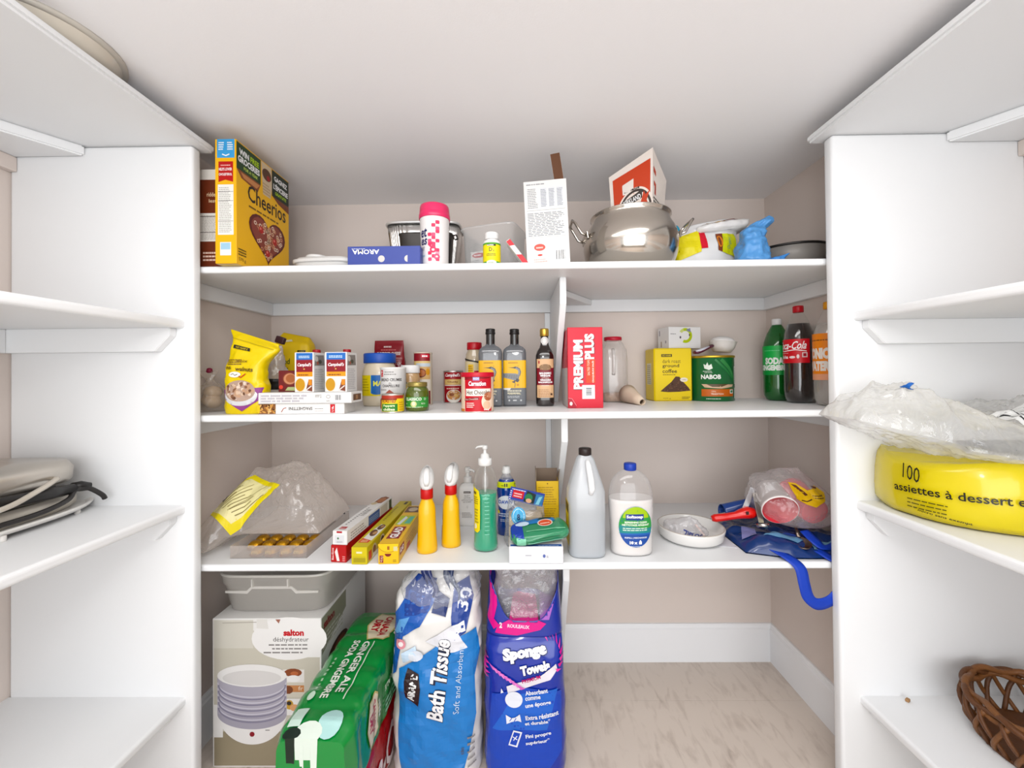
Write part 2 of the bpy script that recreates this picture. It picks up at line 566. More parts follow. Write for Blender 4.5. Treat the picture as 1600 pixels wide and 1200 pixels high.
# side shelves, left and right, running towards the viewer
for side, wx, fx, tag_s in ((-1, WL, -.893, 'left'), (1, WR, .880, 'right')):
    for zt, nm in ((1.779, 'top'), (1.287, 'second'), (.792, 'third'), (.285, 'bottom')):
        t = thing('side_shelf', f'white side shelf along the {tag_s} wall, {nm} of four', 'shelf', (0, 0, zt))
        f = (-.847 if side < 0 else .800) if nm == 'top' else fx
        yb = PY0 if nm != 'top' else 1.118
        y0 = -.35
        if nm == 'top':
            poly = [(wx, y0), (wx, PY0), (wx, PY1) , (XL if side < 0 else XR, PY1), (XL if side < 0 else XR, yb), (f, yb), (f, y0)]
            MB().prism(poly, -.021, 0, white_m, 'z', bev=.006, smooth=False).build('board', t)
            # three-cornered plate under the shelf where the panel meets the wall
            MB().prism([(wx, PY0), (wx + -side * .209, PY0), (wx, PY0 - .31)], -.021 - .028, -.0215, white_m, 'z', bev=.004).build('corner_gusset', t)
            MB().box(min(wx, wx - side * .022), max(wx, wx - side * .022), y0, PY0, -.089, -.0495, wall_m, .002).build('cleat', t)
        else:
            prof = round_front(0, abs(wx - fx), -.0235, 0, .008)
            MB().prism([(fx + side * a, b) for a, b in prof], y0, yb, white_m, 'y').build('board', t)
            ends = sorted((wx, fx + side * .022)); lo = sorted((wx, fx + side * .06))
            if side < 0: poly = [(wx, -.0235), (wx, -.086), (fx - .062, -.086), (fx - .022, -.044), (fx - .022, -.0235)]
            else: poly = [(wx, -.0235), (wx, -.086), (fx + .062, -.086), (fx + .022, -.044), (fx + .022, -.0235)]
            MB().prism(poly, PY0 - .022, PY0, white_m, 'y', bev=.0015).build('cleat', t)
            MB().box(min(wx, wx - side * .02), max(wx, wx - side * .02), y0, PY0 - .022, -.086, -.0235, white_m, .0015).build('cleat', t)
# cream dome light on the ceiling above the top left shelf
t = thing('ceiling_light', 'cream dome light on the ceiling above the top left shelf', 'light', (-.97, .80, CEIL))
MB().lathe([(.135, 0), (.135, -.006), (.128, -.008)], M('#d8d2c8', .4), 40).build('base_plate', t)
MB().lathe([(.0005, -.046), (.05, -.0445), (.09, -.036), (.115, -.022), (.125, -.008)], M('#ece4d6', .3, coat=.4), 40, caps=(False, False)).build('dome', t)
# ---------------------------------------------------------------- top back shelf
W = '#ffffff'; K = '#1d1b1a'
def heart(P, cx, cy, s, c, L=None):
    pts = []
    for k in range(36):
        a = 2 * PI * k / 36
        pts.append((cx + s * .0625 * 16 * math.sin(a) ** 3, cy + s * .062 * (13 * math.cos(a) - 5 * math.cos(2 * a) - 2 * math.cos(3 * a) - math.cos(4 * a)) * .88 + s * .12))
    P.poly(pts, c, L)

t = thing('cereal_box', 'tall yellow cereal box with a bowl of rings shaped as a heart', 'cereal box', (-.792, 1.207, S1))
def f(P, w, h):      # narrow side
    P.rect(.006, h - .052, w - .004, h - .001, '#4aa3dc'); P.fine(.010, h - .03, .026, h - .006, 4, W, 2); P.fine(.034, h - .03, w - .008, h - .006, 4, W, 3)
    P.line([(.02, h - .042), (.03, h - .046), (.04, h - .042)], .003, W)
    P.poly([(.010, h - .062), (w - .008, h - .062), (w - .008, h - .118), (w / 2, h - .112), (.010, h - .118)], '#b8101c')
    P.text('HELPS LOWER', w / 2, h - .083, w=.036, h=.008, c=W, bold=.02); P.text('CHOLESTEROL', w / 2, h - .097, w=.036, h=.007, c=W, bold=.02); P.fine(.016, h - .074, w - .014, h - .068, 1, '#f0b8b0', 4)
    P.rect(.008, .078, w - .007, h - .125, '#f6f4ee'); P.fine(.011, .085, w - .012, h - .13, 26, '#a9a7a3', 5, .4)
    for v in (.115, .17, .195): P.rect(.009, v, w - .008, v + .001, '#55524e')
    P.rect(.014, .022, w - .014, .058, '#f4f4f0'); P.rect(.016, .038, w - .016, .056, '#a9d0e6')
def g(P, w, h):      # main face
    P.rect(0.001, h - .078, .104, h - .004, '#23401f'); P.poly([(.001, h - .078), (.104, h - .078), (.09, h - .106), (.02, h - .098)], '#8a4a28'); P.poly([(.018, h - .082), (.1, h - .082), (.085, h - .098), (.03, h - .094)], '#c98a5a')
    P.text('WIN', .032, h - .026, w=.04, h=.017, c=W, bold=.04); P.text('FREE', .077, h - .026, w=.038, h=.016, c='#b9dc3c', bold=.03); P.text('GROCERIES', .053, h - .047, w=.092, h=.018, c=W, bold=.04); P.text('FOR A YEAR', .06, h - .066, w=.06, h=.009, c='#c8e070', bold=.03)
    P.poly([(.106, h - .004), (.155, h - .004), (.16, h - .06), (.15, h - .1), (.115, h - .1)], '#d9c3a4'); P.ell(.133, h - .035, .022, .018, '#5b3a24'); P.ell(.14, h - .042, .008, .008, '#a02626'); P.fine(.113, h - .095, .15, h - .06, 4, '#b79f80', 3)
    P.rect(.158, h - .086, w - .002, h - .004, '#1c2a1b'); P.poly([(.16, h - .086), (w - .002, h - .086), (w - .002, h - .11), (.19, h - .1)], '#7a3f24')
    P.text('GAGNEZ', .204, h - .026, w=.07, h=.016, c=W, bold=.04); P.text("L'ÉPICERIE", .204, h - .05, w=.078, h=.02, c=W, bold=.04); P.text('GRATUITE', .204, h - .071, w=.06, h=.01, c='#b9dc3c', bold=.03)
    P.text('Cheerios', .138, h - .124, w=.184, h=.047, c='#2a1b12', bold=.012)
    P.fine(.05, h - .165, .225, h - .155, 1, '#7b5a1c', 6, .5); P.text('8+', .232, h - .098, w=.012, c='#5b3a10')
    heart(P, .138, .101, .088, '#5e1a16'); heart(P, .138, .102, .078, '#8a4134')
    rnd = random.Random(4); L0 = P.h
    for k in range(95):
        a = rnd.uniform(0, 2 * PI); q = rnd.uniform(0, 1) ** .6
        x = .138 + q * .062 * math.sin(a) ** 3 * 1.15; y = .110 + q * .066 * (.8125 * math.cos(a) - .3125 * math.cos(2 * a) - .125 * math.cos(3 * a))
        P.ring(x, y, .0068, .0060, .0030, rnd.choice(('#e9c3a2', '#d9a582', '#f1d9c4', '#c98a68')), 8, L=L0 + 1 + k % 9)
    P.h = L0 + 12
    for x, y in ((.104, .128), (.135, .066), (.170, .112)): P.ell(x, y, .011, .011, '#b52a26', 10); P.ell(x - .003, y + .003, .004, .004, '#e88878', 8)
    P.fine(.006, .026, .04, .048, 3, '#6b5414', 8); P.text('570 g', .022, .014, w=.028, c='#6b5414')
carton(t, .058, .25, .34, M('#f5bd1c', .38), {'front': f, 'right': g, 'bottom': lambda P, w, h: P.rect(.002, .002, w - .002, h - .002, '#d8b86a')})

t = thing('cereal_box', 'brown and white box standing behind the yellow cereal box', 'cereal box', (-.868, 1.245, S1))
def f(P, w, h):
    P.rect(.001, h - .03, w - .001, h - .001, '#e9e4dc'); P.text('ridden', .036, h - .072, w=.03, h=.012, c='#e2c7a8', bold=.02); P.text('lest', .038, h - .09, w=.022, h=.01, c='#e2c7a8', bold=.02)
    P.rect(.001, .075, w - .001, h - .125, '#eeeae4'); P.fine(.006, .08, w - .004, h - .13, 22, '#a39c94', 3, .4)
    for v in (.1, .145): P.rect(.001, v, w - .001, v + .0015, '#4b443e')
    P.fine(.01, .02, w - .004, .05, 3, '#e8c8b8', 5)
carton(t, .06, .24, .28, M('#6b2f1a', .45), {'front': f})

t = thing('food_container', 'shallow white plastic container with a tabbed lid beside the yellow cereal box', 'container', (-.605, 1.30, S1), -4)
wp = M('#efeeec', .35)
MB().lathe([(.078, 0), (.084, .003), (.092, .038), (.095, .042)], wp, 40, 1, .82, 4, caps=(True, True)).build('tub', t)
MB().lathe([(.099, .042), (.101, .045), (.101, .052), (.092, .054), (.090, .059), (.05, .061)], wp, 40, 1, .82, 4).build('lid', t)
MB().lathe([(.0, .0), (.03, 0), (.034, .004), (.03, .009), (.012, .0105)], wp, 24, T=Matrix.Translation((-.028, -.035, .061))).build('lid_tab', t)

t = thing('box', 'flat blue box with upside down white lettering and round holes', 'box', (-.378, 1.19, S1))
def f(P, w, h):
    P.text('AROMA', .052, .041, w=.076, h=.0135, c=W, rot=180, bold=.02); P.fine(.012, .049, .052, .052, 1, '#dfe3f2', 3); P.ell(.096, .021, .0095, .0095, '#d9d4cf', 18); P.poly([(.170 + .009 * math.cos(a / 12 * PI + PI / 2), .021 + .0095 * math.sin(a / 12 * PI + PI / 2)) for a in range(13)], '#d9d4cf')
carton(t, .206, .12, .057, M('#414f9a', .42), {'front': f})

# deep foil pan with crimped walls, and a dark tin in front of it
t = thing('foil_pan', 'deep silver foil pan with crimped sides behind the tumbler', 'pan', (-.335, 1.47, S1))
foil = M('#d9d8d6', .26, 1.0, bump=.25, scale=60)
def fp(u, v):
    a = 2 * PI * u; c, s = math.cos(a), math.sin(a)
    e = 2 / 5
    k = .098 + .030 * v
    cr = .0016 * math.sin(u * 2 * PI * 60) * (0 if v > .97 else 1)
    return ((k + cr) * math.copysign(abs(c) ** e, c), (k * .62 + cr) * math.copysign(abs(s) ** e, s), v * .222)
mb = MB().grid(fp, 240, 8, foil, cu=True)
solid(mb.build('crimped_wall', t), .0006)
MB().lathe([(.096, .0005), (.096, .003)], foil, 40, 1, .62, 5).build('base', t)
MB().tube([(.131 * math.copysign(abs(math.cos(a)) ** .4, math.cos(a)), .083 * math.copysign(abs(math.sin(a)) ** .4, math.sin(a)), .222) for a in [2 * PI * (k + .5) / 60 for k in range(60)]], .0042, M('#e9e8e6', .3, .6), 8, closed=True).build('rolled_rim', t)
t = thing('loaf_tin', 'dark grey baking tin in front of the foil pan', 'baking tin', (-.300, 1.325, S1))
dk = M('#4b4744', .35, .5)
MB().lathe([(.07, 0), (.075, .004), (.086, .143), (.089, .146), (.089, .151), (.084, .151), (.073, .008)], dk, 40, 1, .42, 5, caps=(True, True)).build('tin', t)
MB().tube([(.089, -.02, .144), (.100, -.02, .146), (.100, .02, .146), (.089, .02, .144)], .0025, dk, 6).build('handle', t)

t = thing('tumbler', 'white travel tumbler with a pink lid and pink squares', 'tumbler', (-.245, 1.185, S1))
prof = [(.036, 0), (.0385, .003), (.0395, .02), (.0405, .08), (.0430, .150), (.0430, .153)]
MB().lathe([(.03, .0)] + prof, M('#f3efee', .3), 48).build('cup', t)
MB().lathe([(.0445, .147), (.0455, .150), (.0455, .160), (.0440, .163), (.0440, .166), (.0425, .182), (.041, .187), (.036, .1885), (.034, .184), (.01, .183)], M('#e8406e', .3, coat=.3), 48).build('lid', t)
P = Print()
pk = ('#e23a62', '#e9597c', '#f2a0b4')
rnd = random.Random(2); q = .0078
cells = {0: (1, 2, 4, 5, 6, 8, 9), 1: (0, 1, 3, 4, 5, 6, 7, 9, 12), 2: (2, 3, 5, 7, 9, 10, 13, 15)}
cells = {0: (1, 3, 6, 7, 9), 1: (2, 5, 6, 8, 9, 12), 2: (1, 3, 4, 7, 10, 11, 13), }
for c_, rows in cells.items():
    for r in rows:
        x = -.006 + c_ * .0105; y = .014 + r * .0088
        P.poly([(x + .0052 * math.copysign(abs(math.cos(a)) ** .4, math.cos(a)), y + .0050 * math.copysign(abs(math.sin(a)) ** .4, math.sin(a))) for a in [2 * PI * k / 16 for k in range(16)]], pk[(r + c_) % 3 if r % 2 else 0])
P.ring(.0, .064, .0085, .0085, .005, pk[0], 16); P.ring(.003, .05, .009, .009, .005, pk[0], 16); P.ring(.013, .03, .0085, .0085, .005, pk[1], 16)
P.text('et', -.024, .100, w=.022, h=.026, c='#252a5e', bold=.02, shear=.2); P.text('es', -.024, .074, w=.022, h=.018, c='#252a5e', bold=.02, shear=.2); P.fine(-.034, .05, -.02, .062, 3, '#9a94a0', 2); P.rect(-.034, .032, -.022, .036, '#a9c0d0')
P.build('printed_pattern', t, cyl(lambda v: interp([[.036 + .0025], [.0398], [.0405], [.0418], [.0430]], v / .153)[0], 0), .004, h0=.0009)

t = thing('storage_tub', 'clear plastic storage tub with a paper insert on the top shelf', 'storage tub', (-.075, 1.315, S1), -19)
cl = film('#f4f6f6', .28, .12, .0, edge=.5, tint='#fbfbfb')
MB().lathe([(.074, .0), (.080, .004), (.087, .146), (.093, .148), (.0945, .152), (.093, .155), (.0885, .155)], cl, 48, 1, .84, 7, caps=(True, False)).build('tub_body', t)
MB().box(-.055, -.004, -.066, -.0655, .004, .078, M('#eeece8', .6)).build('paper_insert', t)
P = Print(); P.ell(-.028, .066, .022, .0075, '#c3262e', 20); P.fine(-.044, .064, -.012, .0685, 1, W, 2, .9); P.fine(-.052, .012, -.02, .054, 7, '#aeb0b4', 3); P.barcode(-.016, .008, -.006, .03, vert=True)
P.build('paper_print', t, flat((0, -.0665, 0), (1, 0, 0), (0, 0, 1)))

t = thing('pill_bottle', 'small white pill bottle with a yellow and green label', 'pill bottle', (-.075, 1.162, S1))
MB().lathe([(.023, 0), (.0255, .003), (.0255, .068), (.0235, .074), (.018, .078), (.0165, .079), (.0165, .081)], M('#f4f3f1', .35), 40).build('bottle', t)
MB().lathe([(.0185, .080), (.0195, .0815), (.0195, .097), (.0185, .099), (.012, .0995)], M('#f6f5f3', .4), 40).build('cap', t)
P = Print(); P.rect(-.036, .004, .036, .066, '#f2df2a'); P.rect(-.036, .004, .036, .0125, '#2f9a3c'); P.rect(-.036, .061, .036, .066, '#5aa03c'); P.ell(0, .010, .015, .0055, '#f6f4e8', 16); P.rect(-.013, .056, .013, .061, '#2a241c'); P.fine(-.012, .057, .012, .0605, 1, W, 2, .7)
P.text('D', -.002, .046, w=.009, h=.011, c='#4a4426', bold=.02); P.text('3', .006, .0425, h=.005, c='#4a4426', bold=.02); P.fine(-.014, .028, .014, .036, 2, '#7c7536', 3); P.fine(-.01, .0065, .01, .0105, 2, '#3a7a44', 4)
P.build('label', t, cyl(.0255), .004, label='yellow paper label with green band')

t = thing('packet', 'slim red and white packet leaning between tub and white box', 'packet', (.028, 1.165, S1), rot=(0, math.radians(-37), 0))
MB().box(-.007, .007, -.02, .02, 0.004, .094, M('#f3f1ee', .4), .002).build('packet_body', t)
P = Print(); P.rect(-.0066, .006, .0066, .036, '#d3303a'); P.poly([(-.0066, .094 - .002), (.0066, .094 - .002), (.0066, .070), (-.0066, .077)], '#d3303a'); P.poly([(-.0066, .036), (.0066, .036), (-.0066, .046)], '#d3303a')
P.build('front_print', t, flat((0, -.02, 0), (1, 0, 0), (0, 0, 1)))

t = thing('box', 'tall white box with an open brown flap and printed back panel', 'box', (.090, 1.172, S1), rot=(0, math.radians(-2.2), math.radians(-5)))
def f(P, w, h):
    P.fine(.008, h - .012, .075, h - .006, 1, '#9a9a9c', 2); P.fine(.01, h - .078, .04, h - .02, 12, '#7c7e84', 3, .4)
    for k in range(3): P.rect(.047 + k * .023, h - .076, .065 + k * .023, h - .022, '#dcdee2'); P.fine(.048 + k * .023, h - .075, .064 + k * .023, h - .024, 12, '#7c8088', 5 + k, .4)
    P.line([(.006, h - .085), (w - .006, h - .085)], .0008, '#888a8e'); P.fine(.008, h - .158, w - .01, h - .09, 15, '#80848a', 9, .4); P.line([(.006, h - .162), (w - .008, h - .162)], .0006, '#a0a2a6')
    P.ell(.038, .052, .016, .010, '#e0584c', 20); P.fine(.028, .049, .048, .056, 1, '#f4d0c8', 3, .6); P.ell(.038, .030, .007, .003, '#d0483e', 14); P.fine(.02, .01, .06, .022, 2, '#d9b9b0', 4); P.barcode(.08, .01, w - .010, .045, 6)
carton(t, .122, .062, .243, M('#e9e8e6', .5), {'front': f})
Tf = Matrix.Translation((.0455, .029, .242)) @ Matrix.Rotation(math.radians(-6), 4, 'Y')
fl = MB().box(-.0145, .0145, -.0006, .0008, 0, .107, M('#f0efec', .5), .0004, T=Tf).build('open_flap', t)
MB().box(-.014, .014, -.0012, -.0007, 0.001, .1065, M('#6a4630', .7), T=Tf).build('brown_inner_face', fl, label='brown unprinted inner cardboard')

# stainless pot and the bag standing in it
t = thing('stock_pot', 'round bellied stainless steel pot with two wire handles', 'pot', (.352, 1.262, S1))
st = M('#c6bfb6', .15, 1.0)
MB().lathe([(.088, 0), (.09, .001), (.092, .006)], M('#b8703f', .22, 1.0), 64, caps=(True, False)).build('copper_base', t, label='copper coloured disc base')
MB().lathe([(.092, 0.0047), (.112, 0.0142), (.130, 0.0316), (.141, 0.0569), (.1445, 0.0829), (.142, 0.1067), (.134, 0.1304), (.1215, 0.1517), (.1185, 0.1620), (.1195, 0.1691), (.1225, 0.1730), (.1225, 0.1754), (.119, 0.1770), (.116, 0.1754), (.1155, 0.1580), (.118, 0.1501), (.138, 0.1067), (.14, 0.0790), (.136, 0.0553), (.125, 0.0316), (.1, 0.0118), (.02, 0.0095)], st, 72, caps=(False, True)).build('pot_body', t)
for s in (-1, 1):
    path = [(s * .141, -.034, .112), (s * .157, -.036, .118), (s * .176, -.034, .150), (s * .184, -.028, .160), (s * .184, .028, .160), (s * .176, .034, .150), (s * .157, .036, .118), (s * .141, .034, .112)]
    h = MB().tube(path, .0042, st, 10).build('handle', t)
    MB().box(-.003, .003, -.045, .045, -.012, .012, st, .002, T=Matrix.Translation((s * .1405, 0, .112)) @ Matrix.Rotation(s * .15, 4, 'Y')).build('handle_plate', h)
t = thing('paper_bag', 'red and white gusseted food bag standing up in the steel pot', 'bag', (.39, 1.255, S1 + .013))
A = [(-.060, -.03, 0), (.010, -.062, 0), (.062, .012, 0), (-.01, .05, 0)]
B = [(-.100, -.012, .170), (.008, -.066, .170), (.068, .01, .170), (-.03, .05, .170)]
Cc = [(-.106, -.010, .284), (.009, -.074, .340), (.078, .008, .280), (-.03, .05, .272)]
bm = [Vector(q) for q in A + B + Cc]
mb = MB().add(bm, [[0, 3, 2, 1], [0, 1, 5, 4], [1, 2, 6, 5], [2, 3, 7, 6], [3, 0, 4, 7], [4, 5, 9, 8], [5, 6, 10, 9], [6, 7, 11, 10], [7, 4, 8, 11], [8, 9, 11], [9, 10, 11]], M('#ece2da', .55, bump=.2, scale=40))
mb.build('bag_body', t)
def quad(a, b, c, d):
    a, b, c, d = map(Vector, (a, b, c, d)); N = (b - a).cross(d - a).normalized()
    return lambda u, v, h: (a * (1 - u) + b * u) * (1 - v) + (d * (1 - u) + c * u) * v + N * h
P = Print(); P.poly([(.08, .0), (.95, .0), (.95, .84), (.08, .84)], '#c4431f'); P.ell(.60, -.06, .44, .50, '#efe2d8', 28, a0=.0, a1=PI); P.ring(.60, -.06, .40, .46, .05, '#3a2c26', 24, a0=.3, a1=2.8); P.fine(.34, .40, .72, .45, 1, '#3a2c26', 3, .7)
P.poly([(.28, .06), (.76, .20), (.76, .36), (.28, .20)], '#3a312c'); P.text('KIRKLAND', .52, .205, w=.42, h=.10, c=W, rot=11, bold=.02); P.poly([(.72, .10), (.80, .32), (.84, .24), (.94, .30), (.86, .12), (.92, .02)], '#c4431f'); P.fine(.3, .0, .66, .06, 2, '#b8523a', 4)
dr = drape(mb)
def onto(a, b, c, d):
    def f(u, v, h):
        q = (Vector(a) * (1 - u) + Vector(b) * u) * (1 - v) + (Vector(d) * (1 - u) + Vector(c) * u) * v
        return dr(q.x, q.z, h)
    return f
P.build('front_print', t, onto(B[0], B[1], Cc[1], Cc[0]), .06, h0=.0012, dh=.00006)
P = Print(); P.poly([(.06, .72), (.06, .62), (.7, .55), (.5, .66)], '#c4431f'); P.poly([(.10, .48), (.8, .40), (.8, .32), (.10, .40)], '#c4431f'); P.text('IN', .4, .30, w=.5, h=.14, c='#a8382a', rot=-4, bold=.05); P.fine(.08, .10, .9, .22, 2, '#3c3a30', 3); P.text('ALS', .45, .03, w=.55, h=.10, c='#7c8a58', bold=.04)
P.build('side_print', t, onto(B[1], B[2], Cc[2], Cc[1]), .06, h0=.0012, dh=.00006)

# white bag with yellow print, blue bag, grey pan
t = thing('plastic_bag', 'white folded plastic bag with yellow and red print beside the steel pot', 'bag', (.618, 1.36, S1))
wm = M('#efeeee', .32, bump=.15, scale=25)
mb = soft([(0, .104, .06, 0, 0), (.035, .109, .066, 0, 0), (.10, .109, .06, 0, 0), (.145, .106, .05, 0, .005), (.162, .108, .04, .0, .0, .1), (.182, .10, .03, .0, .0, .16), (.192, .06, .012, .02, 0, .2)], wm, 3.2, 64, 40, .012, 14, 3, floor=0)
mb.build('bag_body', t)
P = Print(); P.poly([(-.106, .048), (-.03, .078), (-.028, .152), (-.104, .128)], '#f0e13a'); P.poly([(-.03, .088), (-.008, .090), (-.012, .158), (-.032, .154)], '#d8283a'); P.rect(-.03, .146, -.016, .154, '#f0a890'); P.poly([(.024, .082), (.036, .076), (.044, .140), (.024, .140)], '#7a3a1e'); P.ring(.032, .112, .008, .02, .004, '#e0862c', 14)
P.poly([(.036, .076), (.086, .058), (.088, .140), (.044, .140)], '#dbe03a'); P.text('Original', .062, .106, w=.04, h=.014, c='#2f8a8a', rot=80, shear=.3); P.fine(-.102, .08, -.092, .125, 3, '#a89a20', 3)
P.build('printed_label', t, drape(mb), .004, h0=.0022, dh=.0001)
mb = MB()
soft([(0, .004, .004, 0, 0), (.01, .012, .008, 0, 0), (.022, .010, .008, 0, 0), (.03, .004, .004, 0, 0)], M('#2f94b4', .3), mb=mb, amp=.002, n=20, m=12)
o = mb.build('twist_tie', t); o.location = (-.112, -.07, .13)
mb = soft([(.150, .085, .05, .045, -.015, .1), (.160, .09, .055, .048, -.018, .12), (.174, .088, .05, .05, -.018, .15), (.184, .07, .03, .055, -.01, .17)], M('#f3f1f0', .3, bump=.2, scale=30), 2.6, 48, 20, .012, 20, 9)
o = mb.build('folded_top', t)
P = Print(); P.poly([(.03, .182), (.075, .188), (.11, .196), (.105, .204), (.05, .194)], '#f0c43a'); P.line([(.03, .180), (.08, .188), (.12, .198)], .004, '#a83a20'); P.line([(-.02, .178), (.02, .170), (.05, .177)], .003, '#d9b070')
P.build('top_print', o, drape(mb), .004, h0=.0022, dh=.0001)
t = thing('plastic_bag', 'crumpled glossy blue plastic bag next to the grey pan', 'bag', (.698, 1.21, S1))
mb = soft([(0, .04, .045, 0, 0), (.02, .046, .05, 0, 0), (.06, .040, .045, 0, 0), (.085, .030, .035, 0, 0), (.10, .034, .03, .006, 0, .3), (.125, .044, .022, .018, 0, .4), (.145, .028, .01, .028, 0, .5)], M('#5f9bd6', .3, bump=.2, scale=30), 2.3, 56, 40, .016, 24, 5, floor=0)
mb.build('bag_body', t)
mb = soft([(0.001, .026, .018, .052, -.03), (.012, .028, .018, .055, -.03), (.022, .022, .014, .06, -.03), (.03, .022, .006, .072, -.03, .3)], M('#4f8fd4', .3), 2.2, 36, 20, .009, 34, 8, floor=0.001)
mb.build('bag_tail', t)
t = thing('frying_pan', 'dark grey round nonstick pan at the right end of the top shelf', 'pan', (.865, 1.30, S1))
pm = M('#b0aaa4', .35, .45)
MB().lathe([(.058, 0), (.062, .0008), (.082, .018), (.100, .052), (.106, .0665), (.110, .0685)], pm, 56, caps=(True, False)).build('pan_body', t)
MB().lathe([(.110, .0685), (.114, .071), (.114, .075), (.108, .077), (.10, .0735), (.095, .06), (.076, .02), (.03, .008)], M('#2c2927', .3, .4), 56, caps=(False, True)).build('rim_and_coating', t, label='black nonstick rim and inside')
# ---------------------------------------------------------------- middle back shelf
clear = film('#f3f4f4', .10, .10, .35, 30, .40)
tanfilm = film('#e8ddd2', .30, .16, .5, 34, .45)
def lines(P, u0, v0, u1, v1, n, c, w=.0007):
    for k in range(n): v = v0 + (v1 - v0) * k / max(n - 1, 1); P.rect(u0, v - w / 2, u1, v + w / 2, c)

t = thing('bread_bag', 'small clear bag of pale buns tied with a red tag by the panel', 'bag', (-.950, 1.235, S2))
mb = soft([(0, .036, .04, .004, 0), (.02, .040, .05, .002, 0), (.05, .038, .046, 0, 0), (.075, .026, .03, 0, 0), (.092, .010, .012, -.004, 0), (.11, .022, .008, -.008, 0), (.124, .03, .004, -.008, 0)], film('#f4e8dc', .18, .14, .6, 40, .4), 2.2, 44, 34, .010, 26, 4, floor=0)
mb.build('bag_film', t)
for k, (x, y, z) in enumerate(((.008, -.005, .030), (-.012, .012, .034), (.002, .004, .058))):
    MB().lathe([(.001, -.02), (.015, -.017), (.0235, -.006), (.0245, .004), (.018, .016), (.001, .021)], M('#e3c6a6', .7, bump=.2, scale=50, var=.2), 24, T=Matrix.Translation((x, y, z)), caps=(False, False)).build('bun', t)
MB().box(-.008, .008, -.05, -.048, .044, .051, M('#c03a34', .5), .001, T=Matrix.Rotation(-.3, 4, 'Y')).build('red_tag', t, label='small red closing tag')
MB().lathe([(.006, .118), (.009, .122), (.007, .132), (.002, .134)], M('#8c2240', .4), 14, T=Matrix.Translation((-.006, 0, 0))).build('clip', t)

t = thing('nut_pouch', 'yellow resealable pouch printed with a bowl of nuts on purple', 'pouch', (-.783, 1.158, S2))
ym = M('#ecd02c', .24, bump=.12, scale=26)
rows = [(0, .054, .026, -.003, 0), (.03, .058, .032, -.002, 0), (.074, .058, .030, 0, 0), (.102, .055, .028, -.004, 0), (.137, .055, .026, -.002, 0), (.169, .060, .022, .012, 0, -.12), (.197, .066, .016, .022, .004, -.25), (.216, .070, .006, .014, .01, -.33), (.222, .070, .0015, .013, .011, -.33)]
mb = soft(rows, ym, 3.0, 72, 56, .006, 20, 11, floor=0)
mb.build('pouch_body', t)
P = Print()
P.poly([(-.050, .045), (.0, .008), (.05, .04), (.056, .075), (-.052, .07)], '#8d3f86'); P.ell(-.002, .052, .046, .028, '#d9d9dc', 30, a0=PI, a1=2 * PI); P.ell(-.002, .055, .046, .018, '#e6e5e6', 30); P.ell(-.004, .066, .043, .030, '#b79c8c', 28)
rnd = random.Random(7); L0 = P.h
for k in range(46):
    a = rnd.uniform(0, 6.28); q = rnd.uniform(0, 1) ** .5
    P.ell(-.004 + .038 * q * math.cos(a), .068 + .024 * q * math.sin(a), rnd.uniform(.004, .008), rnd.uniform(.003, .005), rnd.choice(('#d8bca4', '#c49c7e', '#6a4530', '#e6d2c0', '#8a6048')), 7, L=L0 + 1 + k % 6, rot=rnd.uniform(0, 3))
P.h = L0 + 8
P.ell(-.020, .112, .017, .008, '#f4f1ea', 20); P.line([(-.008, .108), (-.003, .103), (.010, .114)], .003, '#c02a2a'); P.line([(-.03, .112), (-.024, .115), (-.02, .110), (-.012, .113)], .0018, '#3a3530')
P.text('walnuts', .006, .127, w=.050, h=.012, c='#5e4212', rot=-4, bold=.02); P.text('ns', -.038, .131, w=.015, h=.008, c='#5e4212', bold=.02); P.text('noix', .0, .150, w=.03, h=.008, c='#7a5c1c', bold=.01); P.fine(-.042, .140, .0, .158, 3, '#7a5a20', 3)
P.poly([(-.030, .198), (.018, .186), (.018, .177), (-.030, .188)], '#231f18'); P.text('NO NAME', -.006, .187, w=.036, h=.0055, c='#c8b02c', rot=-13, bold=.02)
P.line([(-.052, .222), (.08, .182)], .0012, '#a8921c')
P.build('printed_label', t, drape(mb), .004, h0=.0012, dh=.00006)
t = thing('snack_bag', 'clear cellophane bag with a black label behind the yellow pouch', 'bag', (-.800, 1.285, S2))
mb = soft([(0, .05, .03, 0, 0), (.05, .056, .034, 0, 0), (.12, .054, .03, 0, 0), (.17, .046, .02, 0, 0), (.205, .04, .004, 0, 0)], film('#d9cfcb', .55, .16, .5, 30, .3), 2.6, 44, 34, .010, 20, 6, floor=0)
mb.build('bag_film', t)
MB().box(.006, .034, -.012, .004, .21, .232, M('#3a1c22', .4), .003, 2, T=Matrix.Rotation(.35, 4, 'Y') @ Matrix.Translation((-.06, 0, .0))).build('dark_clip', t)
P = Print(); P.rect(-.03, .064, .05, .098, '#1f1c1c'); P.poly([(.0, .088), (.012, .096), (.016, .082)], '#d8d4d0'); P.rect(-.03, .046, .05, .064, '#d8cfc9'); P.rect(-.03, .03, .05, .046, '#2a2423'); P.fine(-.02, .05, .045, .06, 2, '#9a908a', 3)
P.build('label', t, drape(mb), .005, h0=.0012, dh=.00006)
t = thing('flour_bag', 'yellow paper flour bag with a folded top in the corner', 'bag', (-.812, 1.455, S2))
mb = soft([(0, .064, .045, 0, 0), (.08, .066, .048, 0, 0), (.17, .065, .044, 0, 0), (.215, .064, .036, .0, .0), (.236, .058, .02, .0, 0, -.05), (.25, .05, .01, .002, 0, -.12), (.256, .04, .004, 0, 0, -.2)], M('#ecc81f', .5, bump=.2, scale=18), 4, 56, 40, .006, 16, 2, floor=0)
mb.build('bag_body', t)
